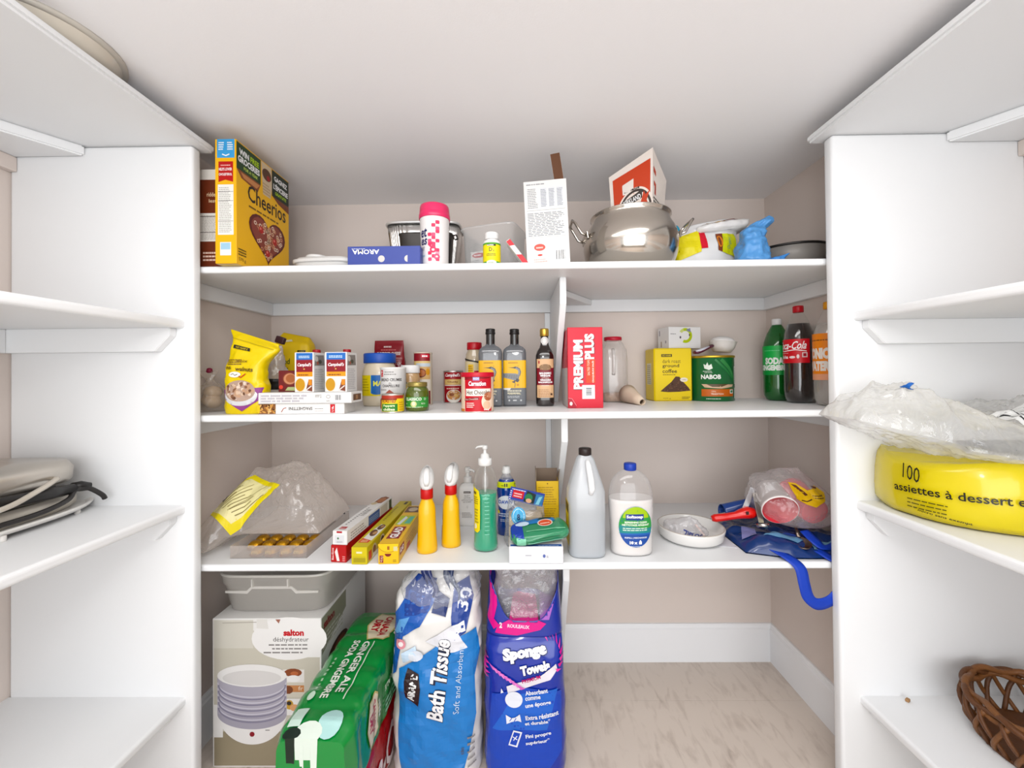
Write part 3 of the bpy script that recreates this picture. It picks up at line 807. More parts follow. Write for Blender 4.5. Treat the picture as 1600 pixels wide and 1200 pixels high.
P = Print(); P.text('unbleached', -.046, .158, w=.105, h=.020, c='#3a5c22', bold=.01); P.text('flour', -.016, .132, w=.036, h=.015, c='#3a2c10', bold=.02); P.rect(.03, .190, .055, .197, '#2c2410'); P.fine(.033, .192, .052, .195, 1, '#d8bc2c', 4); P.poly([(-.035, .232), (.0, .236), (.008, .229), (-.02, .226)], '#f4ecc8')
P.build('printed_label', t, drape(mb), .006, h0=.0014, dh=.0001)

# two pasta boxes with two broth cartons on them
def pasta(loc, w, d, h, lab, fn, gn, rz=0):
    t = thing('pasta_box', lab, 'box', loc, rz)
    return carton(t, w, d, h, M('#efedea', .45), {'front': fn, 'right': gn})
def f(P, w, h):
    P.rect(.0, .0012, .05, h - .0012, '#8a5a30'); rnd = random.Random(3); L0 = P.h
    for k in range(34): P.ell(rnd.uniform(.004, .046), rnd.uniform(.005, h - .005), .006, .0022, rnd.choice(('#d9a25c', '#b87a3c', '#e6bf82', '#6b4020')), 8, L=L0 + 1 + k % 5, rot=rnd.uniform(0, 3))
    P.h = L0 + 7; P.ell(.002, h / 2, .004, h / 2 - .002, '#e8c83a', 10); P.line([(.066, .006), (.072, .016), (.08, .018)], .002, '#a04a34')
    P.text('SPAGHETTINI', .120, .0155, w=.066, h=.0085, c='#3a3230', rot=180, bold=.015); P.fine(.160, .014, .19, .017, 1, '#8a8480', 2); P.fine(.16, .008, .185, .010, 1, '#aaa4a0', 4)
    P.rect(.203, .003, .2165, h - .003, '#c41f2a'); P.text('P', .2098, .018, h=.008, c=W, rot=180, bold=.02); P.text('C', .2098, .009, h=.006, c=W, rot=180)
pasta((-.609, 1.1565, S2), .242, .075, .030, 'lower white pasta box with upside down black lettering and pasta picture', f, lambda P, w, h: P.rect(.002, .002, w - .002, h - .002, '#e3e0dc'))
def f(P, w, h):
    P.fine(.008, .004, .150, h - .004, 3, '#c3bfc4', 2, .7)
    for k in range(5): P.rect(.006 + k * .03, .003, .0068 + k * .03, h - .003, '#b3b8cc')
    P.text('300 g', .168, h - .012, w=.018, h=.006, c='#5a5654'); P.fine(.16, h - .008, .178, h - .005, 1, '#6a6664', 3); P.ring(.196, h - .012, .006, .005, .0012, '#8a8480', 14); P.text('INFO', .196, .006, w=.01, h=.004, c='#5a5654'); P.barcode(.213, .006, .235, h - .005, 5)
def g(P, w, h): P.rect(.012, .006, w - .01, h - .006, '#6b4a32'); P.rect(.03, .009, .045, h - .009, '#a8805c')
pasta((-.5955, 1.1515, S2 + .0302), .260, .077, .030, 'upper white pasta box with a barcode and brown end window', f, g)
def carton_broth(x, w, lab):
    t = thing('broth_carton', lab, 'carton', (x, 1.158, S2 + .0604), group=None)
    def f(P, w, h):
        P.rect(.005, h - .021, w - .003, h - .002, '#2a6ab8'); P.fine(.012, h - .016, w - .010, h - .008, 2, '#c9def2', 3, .6)
        P.rect(.005, h - .055, w - .003, h - .021, '#8a1722'); P.text("Campbell's", w / 2 + .001, h - .036, w=w * .72, h=.012, c=W, bold=.02, shear=.35); P.ell(w / 2, h - .047, .0025, .002, '#d8b060', 8)
        P.rect(.005, h - .068, w - .003, h - .055, '#e09a34'); P.fine(.010, h - .065, w - .008, h - .058, 1, '#8a4a1c', 6)
        P.ell(.002 + .015, .021, .0165, .021, '#e9e2d6', 24); P.ell(.002 + .014, .021, .0135, .018, '#c8942c', 24)
        P.poly([(w - .022, .006), (w - .004, .002), (w - .004, .036), (w - .014, .036)], '#7a4028'); P.rect(w - .015, .02, w - .005, .036, '#d88a34'); P.line([(w - .024, .004), (w - .006, .018)], .003, '#e8dcd4')
    def g(P, w, h):
        P.poly([(.004, h - .038), (w - .008, h - .036), (w - .012, h - .006), (.01, h - .008)], '#8a847e'); P.ell(.016, h - .018, .009, .008, '#d8d4cc', 12); P.ell(.036, h - .026, .01, .006, '#4a4a38', 12); P.ell(.022, h - .03, .006, .005, '#a85a44', 10)
        P.fine(.006, .008, w - .010, h - .044, 12, '#b0aeb2', 4, .4)
    carton(t, w, .07, .112, M('#eeecea', .4), {'front': f, 'right': g})
    MB().lathe([(.0105, 0), (.011, .001), (.011, .009), (.010, .010)], M('#9c1b22', .4), 24, T=Matrix.Translation((.012, .012, .112))).build('cap', t, label='red screw cap')
carton_broth(-.602, .054, 'broth carton with red cap beside the flour bag')
carton_broth(-.513, .062, 'broth carton with red cap beside the blue lidded jar')
t = thing('sauce_pouch', 'small dark red sauce packet with a copper bowl picture', 'packet', (-.672, 1.175, S2 + .0604))
def f(P, w, h):
    P.ell(.033, .038, .021, .019, '#7a3020', 24); P.ell(.034, .038, .0185, .016, '#c88a68', 24); P.ell(.036, .039, .014, .012, '#a8623a', 20); P.poly([(.02, .004), (.05, .003), (.048, .014), (.028, .014)], '#b8c48a'); P.ell(.008, .014, .006, .006, '#d8483a', 10)
carton(t, .056, .02, .062, M('#6a1a1c', .35), {'front': f})

# jars and tins
def jar_body(t, prof, mat, n=44, **k): return MB().lathe(prof, mat, n, **k).build('jar', t)
t = thing('mayonnaise_jar', 'large cream coloured mayonnaise jar with a blue lid', 'jar', (-.490, 1.415, S2))
jar_body(t, [(.052, 0), (.057, .004), (.058, .02), (.0585, .10), (.058, .118), (.052, .138), (.048, .146), (.048, .152)], M('#eadcc4', .3, coat=.3))
MB().lathe([(.0535, .148), (.0545, .150), (.0545, .178), (.052, .182), (.02, .183)], M('#2455b4', .4), 48).build('lid', t, label='blue screw lid')
P = Print(); P.rect(-.075, .036, .075, .106, '#efd92f'); P.rect(-.012, .046, .05, .106, '#2a6cb8'); P.ell(.008, .048, .02, .008, '#2a6cb8', 16); P.text('MAYO', .027, .078, w=.060, h=.018, c='#f2ec6a', bold=.03); P.fine(-.055, .054, -.018, .100, 5, '#a8962a', 3, .3); P.rect(-.012, .045, -.010, .106, '#8ac0e0')
P.build('label', t, cyl(.0586), .006)
t = thing('cheese_pouch', 'dark red standing pouch behind the blue lidded jar', 'pouch', (-.487, 1.515, S2))
mb = soft([(0, .05, .02, 0, 0), (.08, .055, .024, 0, 0), (.15, .058, .02, 0, 0), (.19, .056, .012, -.002, 0), (.22, .055, .004, -.002, 0), (.236, .054, .0015, -.002, 0)], M('#8c1c26', .22, bump=.1, scale=20), 3, 48, 36, .004, 18, 3, floor=0)
mb.build('pouch_body', t)
P = Print(); P.fine(-.02, .209, .016, .216, 1, '#e8d8d0', 6, .8); P.fine(-.03, .198, .03, .205, 1, '#d87a7a', 3); P.text('SHREDDED CHEESE', .0, .186, w=.088, h=.012, c='#f0e4e0', bold=.03); P.text('TEX.', .038, .148, w=.026, h=.011, c='#e0c4c0', bold=.02); P.fine(.0, .156, .05, .176, 2, '#c88080', 5)
P.build('printed_label', t, drape(mb), .006, h0=.001)
t = thing('crumb_can', 'white bread crumbs can with black lettering and red square', 'can', (-.392, 1.252, S2))
jar_body(t, [(.037, 0), (.0385, .002), (.0385, .124), (.0395, .125), (.0395, .129), (.038, .130), (.02, .130)], M('#eceae8', .42))
P = Print(); P.rect(-.032, .101, -.022, .121, '#c0202a'); P.text('P', -.027, .114, h=.007, c=W, bold=.02); P.text('C', -.027, .1055, h=.005, c=W); P.fine(-.016, .114, .022, .119, 1, '#8a8684', 2, .5); P.fine(-.018, .107, .022, .112, 1, '#8a8684', 3, .5)
P.text('BREAD CRUMBS', .004, .092, w=.068, h=.009, c='#4a4644', bold=.02); P.text('de', .002, .082, w=.008, h=.005, c='#5a5654'); P.text('CHAPELURE', .003, .0735, w=.055, h=.008, c='#4a4644', bold=.02); P.fine(-.034, .06, -.005, .066, 1, '#9a9694', 5)
P.poly([(-.04, .03), (-.02, .045), (.0, .062), (.016, .05), (.036, .04), (.038, .004), (-.04, .004)], '#9c4a38'); P.poly([(-.03, .004), (-.01, .03), (.03, .02), (.034, .004)], '#c88a62')
P.build('label', t, cyl(.0386), .004)
t = thing('nut_butter_jar', 'jar of tan nut butter with a white lid behind the green jar', 'jar', (-.363, 1.342, S2))
jar_body(t, [(.028, 0), (.031, .003), (.031, .096), (.029, .108), (.027, .112), (.027, .116)], M('#c8a47a', .2, coat=.6))
MB().lathe([(.0305, .112), (.0312, .114), (.0312, .136), (.0295, .138), (.01, .1385)], M('#efedec', .4), 44).build('lid', t, label='white screw lid')
P = Print(); P.rect(-.04, .02, .04, .082, '#d8b84a'); P.rect(-.04, .077, .04, .082, '#2a241c'); P.rect(.018, .076, .03, .083, '#e8c83a'); P.rect(.03, .076, .042, .083, '#b8c8d8'); P.build('label', t, cyl(.0312), .004)
t = thing('chili_can', 'small yellow and red can of chilies in front of the bread crumbs', 'can', (-.3615, 1.150, S2))
jar_body(t, [(.030, 0), (.0312, .001), (.0305, .003), (.0305, .049), (.0312, .051), (.0312, .0535), (.029, .053), (.028, .050), (.01, .050)], M('#c9c4bc', .3, .9))
P = Print(); P.rect(-.094, .004, .094, .049, '#e9c92c'); P.rect(-.046, .040, .046, .049, '#a83424'); P.rect(-.046, .036, .02, .040, '#7a3a1c'); P.text('ROASTED', -.004, .0335, w=.042, h=.009, c='#9c2c1c', bold=.04); P.poly([(-.03, .005), (.022, .005), (.022, .026), (-.026, .026)], '#2f7a2a'); P.text('Peppers', -.003, .020, w=.034, h=.008, c='#e8f0c0', bold=.03); P.text('chilies', -.003, .0105, w=.034, h=.007, c='#f0f0d0', bold=.03); P.fine(.026, .008, .044, .034, 4, '#c08a1c', 3)
P.build('label', t, cyl(.0306), .004)
t = thing('pesto_jar', 'green pesto jar with a dark lid and green label', 'jar', (-.302, 1.190, S2))
jar_body(t, [(.031, 0), (.0335, .003), (.0345, .012), (.0345, .052), (.0325, .062), (.028, .070), (.0265, .073)], M('#5c6a22', .12, coat=.8, var=.5, scale=60))
MB().lathe([(.0285, .071), (.0295, .073), (.0295, .083), (.0285, .0845), (.0265, .0845), (.026, .0835), (.01, .0835)], M('#8a7c4a', .3, .6), 44).build('lid', t, label='olive gold metal lid')
P = Print(); P.rect(-.046, .012, .046, .042, '#3a8a3c'); P.text('CLASSICO', -.004, .0362, w=.050, h=.0085, c='#f2f4e8', bold=.03); P.text('D', .032, .0362, h=.006, c='#f2f4e8'); P.ell(-.002, .022, .009, .0085, '#c8cc8a', 18); P.ell(-.002, .023, .005, .006, '#e8e8c8', 14); P.text('PESTO', .026, .023, w=.012, h=.004, c='#f0f4e0'); P.text('190', -.027, .023, w=.008, h=.004, c='#e0e8c8'); P.fine(-.034, .0125, .036, .0155, 1, '#d8e8c0', 5)
P.build('label', t, cyl(.0347), .004)
t = thing('sauce_can', 'tall narrow red and cream food can behind the jars', 'can', (-.341, 1.43, S2))
jar_body(t, [(.0315, 0), (.0325, .0015), (.032, .003), (.032, .180), (.0328, .182), (.0328, .185), (.031, .184), (.01, .183)], M('#d9cdbb', .35))
P = Print(); P.rect(-.034, .154, .034, .181, '#8a1a24'); P.rect(.0, .165, .030, .178, '#c4283a'); P.fine(.004, .168, .028, .175, 1, W, 6, .8); P.rect(-.034, .140, .034, .154, '#e3c68a'); P.rect(-.018, .134, .034, .146, '#c9d4dc'); P.rect(-.034, .09, .034, .134, '#d9b27a'); P.ell(.0, .112, .018, .016, '#7a3418', 20); P.ell(.002, .112, .013, .011, '#b86a34', 18); P.ell(.024, .116, .008, .012, '#d89a3c', 14); P.rect(-.034, .05, .034, .09, '#e6ddd0'); P.rect(-.034, .004, .034, .05, '#7c1a24')
P.build('label', t, cyl(.0322), .005)
t = thing('soup_can', 'red and white soup can standing behind the cocoa can', 'can', (-.248, 1.515, S2))
jar_body(t, [(.0355, 0), (.0375, .0015), (.0365, .004), (.0365, .114), (.0375, .116), (.0375, .120), (.035, .119), (.01, .118)], M('#c9c6c2', .3, .9))
P = Print(); P.rect(-.11, .004, .11, .114, '#9c1a22'); P.rect(-.040, .004, -.034, .114, '#c8c4be'); P.rect(-.03, .068, .04, .088, '#d8b878'); P.rect(-.03, .064, .04, .067, '#e8e0d8'); P.text("Campbell's", .003, .102, w=.058, h=.015, c=W, bold=.02, shear=.3); P.text('Chunky', .004, .078, w=.04, h=.008, c='#7a3a1c', bold=.03)
P.ell(.008, .026, .03, .024, '#efe9e0', 24); P.ell(.008, .030, .026, .018, '#c8905a', 22); P.ell(.0, .032, .009, .006, '#8a4a24', 10); P.ell(.016, .028, .008, .006, '#e0b878', 10); P.fine(-.02, .052, .03, .06, 1, '#e8c8b8', 3)
P.build('label', t, cyl(.0366), .005)
t = thing('cocoa_can', 'red hot chocolate can with a cup picture at the shelf edge', 'can', (-.120, 1.157, S2))
jar_body(t, [(.045, 0), (.0465, .001), (.0458, .003), (.0458, .100), (.0465, .101)], M('#d8cfc6', .3, .8))
MB().lathe([(.0475, .0985), (.048, .0995), (.048, .110), (.0472, .1115), (.044, .1115), (.043, .110), (.01, .110)], M('#c01f34', .35), 48).build('lid', t, label='red plastic lid')
P = Print(); P.rect(-.072, .003, .072, .100, '#e8cfb6'); P.rect(-.034, .003, .05, .100, '#c01d2c'); P.poly([(-.035, .09), (.04, .094), (.048, .100), (-.035, .100)], '#8a1220'); P.rect(-.008, .089, .010, .0985, '#9a9ad0'); P.text('RICH', .001, .094, w=.014, h=.0045, c=W); P.poly([(-.024, .072), (.03, .070), (.032, .088), (-.022, .089)], '#b01c34'); P.text('Carnation', .004, .0805, w=.050, h=.013, c=W, bold=.03, shear=.1)
P.rect(-.03, .046, .046, .066, '#f3ebe0'); P.text('Hot Chocolate', .009, .056, w=.072, h=.0125, c='#3a1f16', bold=.02); P.poly([(-.035, .032), (.008, .036), (.008, .043), (-.035, .039)], '#7a1420'); P.text('Hot Chocolate', -.013, .0375, w=.038, h=.005, c='#f4dcd0', rot=4)
P.ell(.034, .030, .0185, .024, '#f0d9c4', 24); P.ell(.036, .044, .013, .012, '#a85f40', 20); P.ell(.042, .048, .008, .008, '#c98a6a', 14); P.ell(.032, .02, .012, .012, '#e6bfa2', 16); P.fine(-.028, .014, -.004, .03, 3, '#f4d8d0', 5, .5); P.text('500 g', .03, .0075, w=.016, h=.005, c=W, bold=.02); P.rect(-.072, .003, -.036, .01, '#d07a2c')
P.build('label', t, cyl(.0459), .004)
t = thing('spice_jar', 'jar with a red cap and yellow label behind the square bottles', 'jar', (-.158, 1.43, S2))
jar_body(t, [(.03, 0), (.033, .003), (.033, .15), (.031, .175), (.024, .19), (.024, .196)], M('#b8a890', .12, coat=.8))
MB().lathe([(.0255, .192), (.0265, .194), (.0265, .216), (.025, .218), (.01, .218)], M('#b01c28', .35), 40).build('lid', t, label='red cap')
P = Print(); P.rect(-.05, .05, .05, .150, '#d9c9a2'); P.poly([(-.05, .158), (.03, .142), (.03, .148), (-.05, .164)], '#2a2420'); P.rect(-.02, .11, .0, .14, '#e8bc2c'); P.fine(-.02, .11, -.002, .138, 4, '#a87a1c', 3); P.rect(.002, .06, .03, .118, '#b82a34')
P.build('label', t, cyl(.0332), .005)

# two square dark-necked bottles with a bird on the label
def oil(x, y, lab):
    t = thing('oil_bottle', lab, 'bottle', (x, y, S2))
    gl = M('#54565a', .08, coat=1.0)
    MB().lathe([(.034, 0), (.0375, .003), (.0385, .01), (.0385, .146)], gl, 56, 1, .82, 6, caps=(True, False)).build('bottle', t)
    sh = film('#8c9096', .5, .05, .0, edge=.4, tint='#c9ccd0')
    MB().lathe([(.0385, .146), (.0385, .174), (.036, .186), (.028, .194), (.018, .199), (.0145, .204)], sh, 56, 1, .82, 4.5, caps=(False, False)).build('shoulder', t, label='clear glass shoulder')
    MB().lathe([(.0145, .200), (.0148, .212), (.0146, .236)], M('#1b1a1a', .12, coat=.8), 32, caps=(False, False)).build('neck_sleeve', t)
    MB().lathe([(.0150, .236), (.0165, .237), (.0165, .243), (.0152, .2445), (.0158, .246), (.0158, .253), (.0145, .2545), (.006, .2545)], M('#191717', .3), 32).build('cap', t, label='black cap')
    P = Print(.4); P.rect(-.0365, .060, .0365, .150, '#eab63c'); P.rect(-.0365, .006, .0365, .060, '#6b6e73')
    ink = '#4a4a4e'
    # a long-necked bird: head and beak, curved neck, barred body, tail to the side, one leg
    P.poly([(-.022, .126), (-.004, .1275), (.003, .130), (.009, .127), (.010, .1225), (.002, .1225), (-.006, .1245)], ink)
    P.line([(.004, .126), (.0135, .121), (.0165, .112), (.014, .103), (.008, .097)], .009, '#8a8c8e')
    P.line([(.006, .128), (.016, .122), (.0195, .112), (.017, .101), (.011, .093)], .002, ink)
    P.poly([(-.0365, .108), (-.015, .108), (.004, .107), (.016, .101), (.013, .088), (.0, .084), (-.016, .089), (-.0365, .094)], '#8a8c8e')
    for k in range(9): P.line([(-.034 + k * .0055, .106 - .0005 * k), (-.030 + k * .0052, .095 - .001 * k)], .0014, ink)
    P.poly([(.006, .092), (.016, .086), (.010, .078), (.002, .082)], ink); P.line([(-.001, .086), (.0015, .074), (.0, .062)], .0018, ink); P.poly([(-.01, .080), (.006, .086), (-.002, .076)], ink)
    P.ell(.012, .131, .0012, .0012, ink, 8); P.fine(-.02, .140, .012, .145, 2, '#a87a1c', 3); P.ell(.01, .07, .004, .004, '#c98a1c', 10)
    P.fine(-.024, .041, .022, .056, 2, '#cfc9b4', 5, .6); P.text('OLIVE OIL', .0, .042, w=.04, h=.006, c='#d8cfae', bold=.02); P.fine(-.024, .028, .024, .036, 2, '#c4c6c8', 6, .5); P.ell(-.018, .020, .003, .003, '#d0d2d4', 8); P.ell(.020, .020, .003, .003, '#d0d2d4', 8); P.rect(-.006, .018, .006, .022, '#d0d2d4'); P.poly([(-.0365, .06), (-.012, .06), (-.016, .053), (-.0365, .055)], '#dfe2e4')
    P.build('label', t, drape(MB().lathe([(.0388, .003), (.0388, .152)], gl, 56, 1, .82, 6)), .008, h0=.0006)
oil(-.0935, 1.326, 'square bottle with yellow bird label and dark neck, behind the cocoa can')
oil(-.0145, 1.340, 'square bottle with yellow bird label and dark neck, beside the balsamic bottle')
t = thing('balsamic_bottle', 'dark balsamic vinegar bottle with a gold cap', 'bottle', (.0845, 1.330, S2))
MB().lathe([(.026, 0), (.029, .002), (.030, .008), (.0305, .02), (.0305, .155), (.030, .165), (.026, .178), (.018, .190), (.0138, .202), (.0128, .215), (.0128, .232)], M('#1d1413', .06, coat=1.0), 48, p=3.2).build('bottle', t)
MB().lathe([(.0138, .228), (.0148, .229), (.0150, .248), (.0145, .2505), (.0135, .2535), (.006, .2535)], M('#c9a758', .28, .9), 32).build('cap', t, label='gold screw cap')
P = Print(); P.rect(-.0265, .028, .0265, .153, '#dcb48c'); P.rect(-.0265, .069, .0265, .124, '#7c1424'); P.ell(.0, .126, .019, .010, '#7a5a3c', 24); P.ell(.0, .126, .016, .0075, '#c9a070', 22); P.poly([(-.017, .118), (.017, .118), (.014, .134), (-.014, .134)], '#8a6a48'); P.rect(-.022, .138, -.018, .147, '#a82430')
P.text('BALSAMIC', .0, .107, w=.038, h=.0065, c=W, bold=.04); P.text('VINEGAR', .0, .099, w=.034, h=.0065, c=W, bold=.04); P.text('of Modena', .0, .092, w=.024, h=.005, c='#e8d0c8'); P.text('VINAIGRE', .0, .085, w=.034, h=.006, c=W, bold=.04); P.text('BALSAMIQUE', .0, .0775, w=.044, h=.006, c=W, bold=.04); P.fine(-.012, .066, .012, .071, 1, '#f0d8c8', 4); P.fine(-.022, .032, .02, .058, 5, '#9a6a48', 3, .3); P.rect(.016, .036, .022, .042, '#4a2c20')
P.build('label', t, drape(MB().lathe([(.0306, .015), (.0306, .158)], M('#1d1413', .06, coat=1.0), 48, p=3.2)), .006, h0=.0006)
P = Print(); P.ell(0, .213, .0125, .013, '#e9e8e6', 20); P.ring(0, .213, .0095, .010, .001, '#a8a4a0', 20); P.build('neck_seal', t, drape(MB().lathe([(.0155, .19), (.0145, .228)], M('#1d1413', .06, coat=1.0), 32)), .004, h0=.0004)

# cracker box, jug, paper roll, coffee, box, coffee can with scoop
t = thing('cracker_box', 'tall red cracker box with white vertical lettering', 'box', (.2010, 1.309, S2), -.5)
def f(P, w, h):
    P.text('PREMIUM', .033, h * .535, w=h * .615, h=.031, c='#2a1216', rot=90, bold=.05, L=1); P.text('PREMIUM', .032, h * .54, w=h * .61, h=.029, c=W, rot=90, bold=.05, L=3)
    P.text('PLUS', .067, h * .755, w=h * .325, h=.031, c='#2a1216', rot=90, bold=.05, L=1); P.text('PLUS', .066, h * .76, w=h * .32, h=.029, c=W, rot=90, bold=.05, L=3)
    P.h = 4
    P.rect(.055, h * .31, .083, h * .605, '#cf4a26'); P.text('SALTED TOPS', .063, h * .50, w=h * .19, h=.007, c='#f0c8b0', rot=90, bold=.02); P.text('CRAQUELINS SALÉS', .076, h * .45, w=h * .27, h=.007, c='#f6e4d8', rot=90, bold=.03)
    P.rect(.043, h * .115, .081, h * .285, '#f0efec'); P.barcode(.052, h * .145, .074, h * .265, 9, True, None, '#3c4a56'); P.poly([(.001, .03), (.012, .028), (.024, .008), (.026, .001), (.001, .001)], '#b01c30'); P.ell(.009, .014, .0045, .006, '#efe4e0', 14); P.line([(.001, .031), (.012, .029), (.025, .008)], .001, '#f0a0a8')
def g(P, w, h): P.rect(.002, .002, w - .002, h - .002, '#d8d0cc'); P.rect(.002, h * .5, w - .002, h * .98, '#cf3040')
carton(t, .106, .175, .245, M('#d02338', .38), {'front': f, 'left': g})
MB().box(-.052, .052, 0, .0008, 0, .06, M('#b02030', .5), T=Matrix.Translation((0, -.02, .2455)) @ Matrix.Rotation(math.radians(-83), 4, 'X')).build('top_flap', t)
t = thing('storage_jug', 'clear plastic jug with a red lid and some oats inside', 'jug', (.349, 1.50, S2))
MB().lathe([(.045, 0), (.048, .003), (.049, .02), (.049, .15), (.046, .19), (.035, .214), (.0285, .222), (.0285, .226)], film('#f2efec', .22, .15, .15, 16, .35), 48, p=3.2, caps=(True, False)).build('jug_wall', t)
MB().lathe([(.044, .002), (.0475, .004), (.0478, .028), (.03, .032), (.001, .030)], M('#d8b498', .85, bump=.8, scale=120, var=.4), 36, p=3.2, caps=(True, False)).build('oats', t)
MB().lathe([(.0305, .224), (.0325, .226), (.0325, .236), (.0305, .238), (.01, .238)], M('#c4283c', .4), 40).build('lid', t, label='red lid')
MB().tube([(-.01, -.049, .10), (-.01, -.056, .11), (-.01, -.058, .15), (-.01, -.054, .18), (-.01, -.045, .19)], .006, film('#f4f2f0', .45, .15, .0, edge=.4), 10).build('handle', t)
t = thing('paper_roll', 'cream paper rolled into a cone and lying beside the clear jug', 'paper roll', (.395, 1.300, S2 + .0105))
ax = [Vector((.0, .0, 0)), Vector((-.005, .04, .007)), Vector((-.011, .09, .0155)), Vector((-.015, .12, .0215))]
pp = M('#e6d3bd', .8)
mb = MB().tube(ax, [.0105, .0175, .026, .032], pp, 28, caps=False)
MB.tube(mb, ax[:2], [.009, .015], pp, 24, caps=False)
solid(mb.build('paper', t), .0006)
t = thing('coffee_box', 'yellow ground coffee brick with a heap of coffee printed', 'coffee package', (.563, 1.530, S2), 0)
def f(P, w, h):
    P.rect(.027, h - .032, .066, h - .022, '#3a2c0c'); P.text('NO NAME', .0465, h - .027, w=.032, h=.005, c='#e8d030', bold=.03); P.text('dark roast', .064, h - .048, w=.066, h=.0135, c='#4a3a10'); P.text('ground', .061, h - .066, w=.061, h=.016, c='#3a2c0c', bold=.015); P.text('coffee', .057, h - .084, w=.053, h=.0145, c='#3a2c0c', bold=.015); P.fine(.032, h - .099, .08, h - .093, 1, '#8a7420', 3)
    P.poly([(.022, .036), (.04, .052), (.062, .07), (.078, .09), (.092, .089), (.104, .072), (.124, .05), (.132, .038), (.09, .034), (.05, .033)], '#4f3120'); rnd = random.Random(5); L0 = P.h
    for k in range(40):
        x = rnd.uniform(.034, .12); P.ell(x, rnd.uniform(.038, .042 + .036 * (1 - abs(x - .084) / .055)), .003, .0018, rnd.choice(('#6a4630', '#38200f', '#7a563c')), 6, L=L0 + 1 + k % 4)
    P.h = L0 + 6; P.ell(.108, .078, .014, .008, '#f0e8d8', 16); P.text('coffee', .108, .078, w=.017, h=.004, c='#4a3a20'); P.text('930 g', .046, .010, w=.028, h=.0055, c='#6a5a14'); P.fine(.1, .008, .13, .018, 2, '#7a6818', 5)
carton(t, .139, .10, .194, M('#efd31f', .35, bump=.1, scale=14), {'front': f, 'left': lambda P, w, h: (P.rect(.02, .06, .07, .14, '#e8e2c0'), P.fine(.022, .064, .068, .136, 10, '#8a8248', 3, .4))}, bev=.004)
t = thing('box', 'small white box with a green ring on top of the coffee', 'box', (.612, 1.546, S2 + .1942), 12)
def f(P, w, h):
    P.ring(.068, .048, .028, .028, .011, '#bccf3a', 30, a0=-2.0, a1=1.9); P.ring(.068, .048, .028, .028, .011, '#d6e08c', 10, a0=1.9, a1=2.6); P.ell(.047, .041, .0035, .005, '#5a5058', 10); P.fine(.006, .052, .03, .058, 1, '#9a9a9a', 3); P.poly([(.07, .07), (.088, .076), (.09, .06), (.078, .064)], '#8a90a8'); P.ell(.085, .05, .003, .005, '#6a5a48', 8)
carton(t, .132, .075, .080, M('#f3f2f1', .45), {'front': f, 'left': lambda P, w, h: (P.rect(.01, .05, .016, .07, '#9a9aa2'), P.rect(.02, .006, .028, .028, '#b8a898'), P.rect(.05, .02, .058, .03, '#a8a8b0'))})
t = thing('coffee_can', 'dark green coffee can with a gold rim', 'can', (.716, 1.515, S2))
MB().lathe([(.077, 0), (.0785, .0015), (.0785, .156), (.080, .157), (.080, .161), (.078, .162), (.03, .162)], M('#1f6a38', .28, coat=.3), 64).build('can_body', t)
MB().lathe([(.0795, .156), (.0812, .157), (.0812, .1635), (.079, .1645), (.076, .1635), (.03, .1635)], M('#c9a84c', .3, .8), 64).build('rim', t, label='gold rim and lid')
P = Print(); P.line([(.0, .15), (.03, .12), (.06, .08)], .012, '#3a8448'); P.line([(-.02, .15), (.04, .09), (.07, .06)], .007, '#2f7a42'); P.poly([(-.055, .118), (-.04, .112), (-.028, .118), (-.032, .134), (-.04, .126), (-.045, .140), (-.052, .126), (-.058, .134)], '#e9efe4'); P.fine(-.06, .107, -.03, .111, 1, '#d8e4d4', 3); P.text('GRAND', -.042, .103, w=.026, h=.004, c='#e0e8dc'); P.text('NABOB', -.034, .088, w=.066, h=.0165, c='#f2f4ee', bold=.04)
P.poly([(-.066, .062), (.052, .060), (.048, .052), (.0, .046), (-.055, .050)], '#d8b89a'); P.poly([(-.05, .062), (.03, .062), (.0, .052), (-.03, .052)], '#5a4a30'); P.rect(-.066, .018, .052, .044, '#c8682c'); P.text('1896', -.026, .036, w=.014, h=.005, c='#f4dcc4'); P.text('TRADITION', -.014, .027, w=.042, h=.006, c='#f4e4d4', bold=.02); P.rect(.034, .028, .050, .042, '#e8ece6'); P.ell(.042, .035, .006, .005, '#3a7a4a', 12); P.fine(-.05, .008, .0, .014, 1, '#c8d8c8', 4)
P.rect(.062, .062, .092, .125, '#e9ebe4'); P.fine(.064, .066, .09, .122, 9, '#8a9488', 6, .4); P.rect(.062, .01, .074, .048, '#dfe6da'); P.rect(.078, .012, .09, .05, '#c8d4c4')
P.build('label', t, cyl(.0787), .006)
t = thing('measuring_scoop', 'clear measuring cup of white powder with a purple edged handle', 'measuring cup', (.745, 1.490, S2 + .1648), 0)
MB().lathe([(.022, .012), (.03, .013), (.042, .03), (.047, .050), (.0485, .052)], film('#ece6de', .35, .12, 0, edge=.5), 40, 1, .9, T=Matrix.Rotation(.10, 4, 'Y'), caps=(True, False)).build('cup', t)
MB().lathe([(.024, .014), (.040, .032), (.0455, .050), (.036, .062), (.018, .0695), (.001, .071)], M('#f1efed', .7, bump=.2, scale=60), 36, 1, .9, T=Matrix.Rotation(.10, 4, 'Y'), caps=(True, False)).build('white_powder', t)
hp = [(-.040, -.012, .036), (-.060, -.017, .028), (-.085, -.024, .018), (-.100, -.028, .013), (-.112, -.031, .011)]
h = MB().tube(hp, [.010, .011, .013, .0135, .010], M('#5a2438', .35), 16, .55).build('handle', t, label='purple handle')
MB().tube([Vector(q) + Vector((.002, -.006, .0045)) for q in hp[1:]], [.006, .0085, .009, .005], M('#dcdce6', .35), 14, .5).build('grip_inlay', h, label='pale grip inlay')

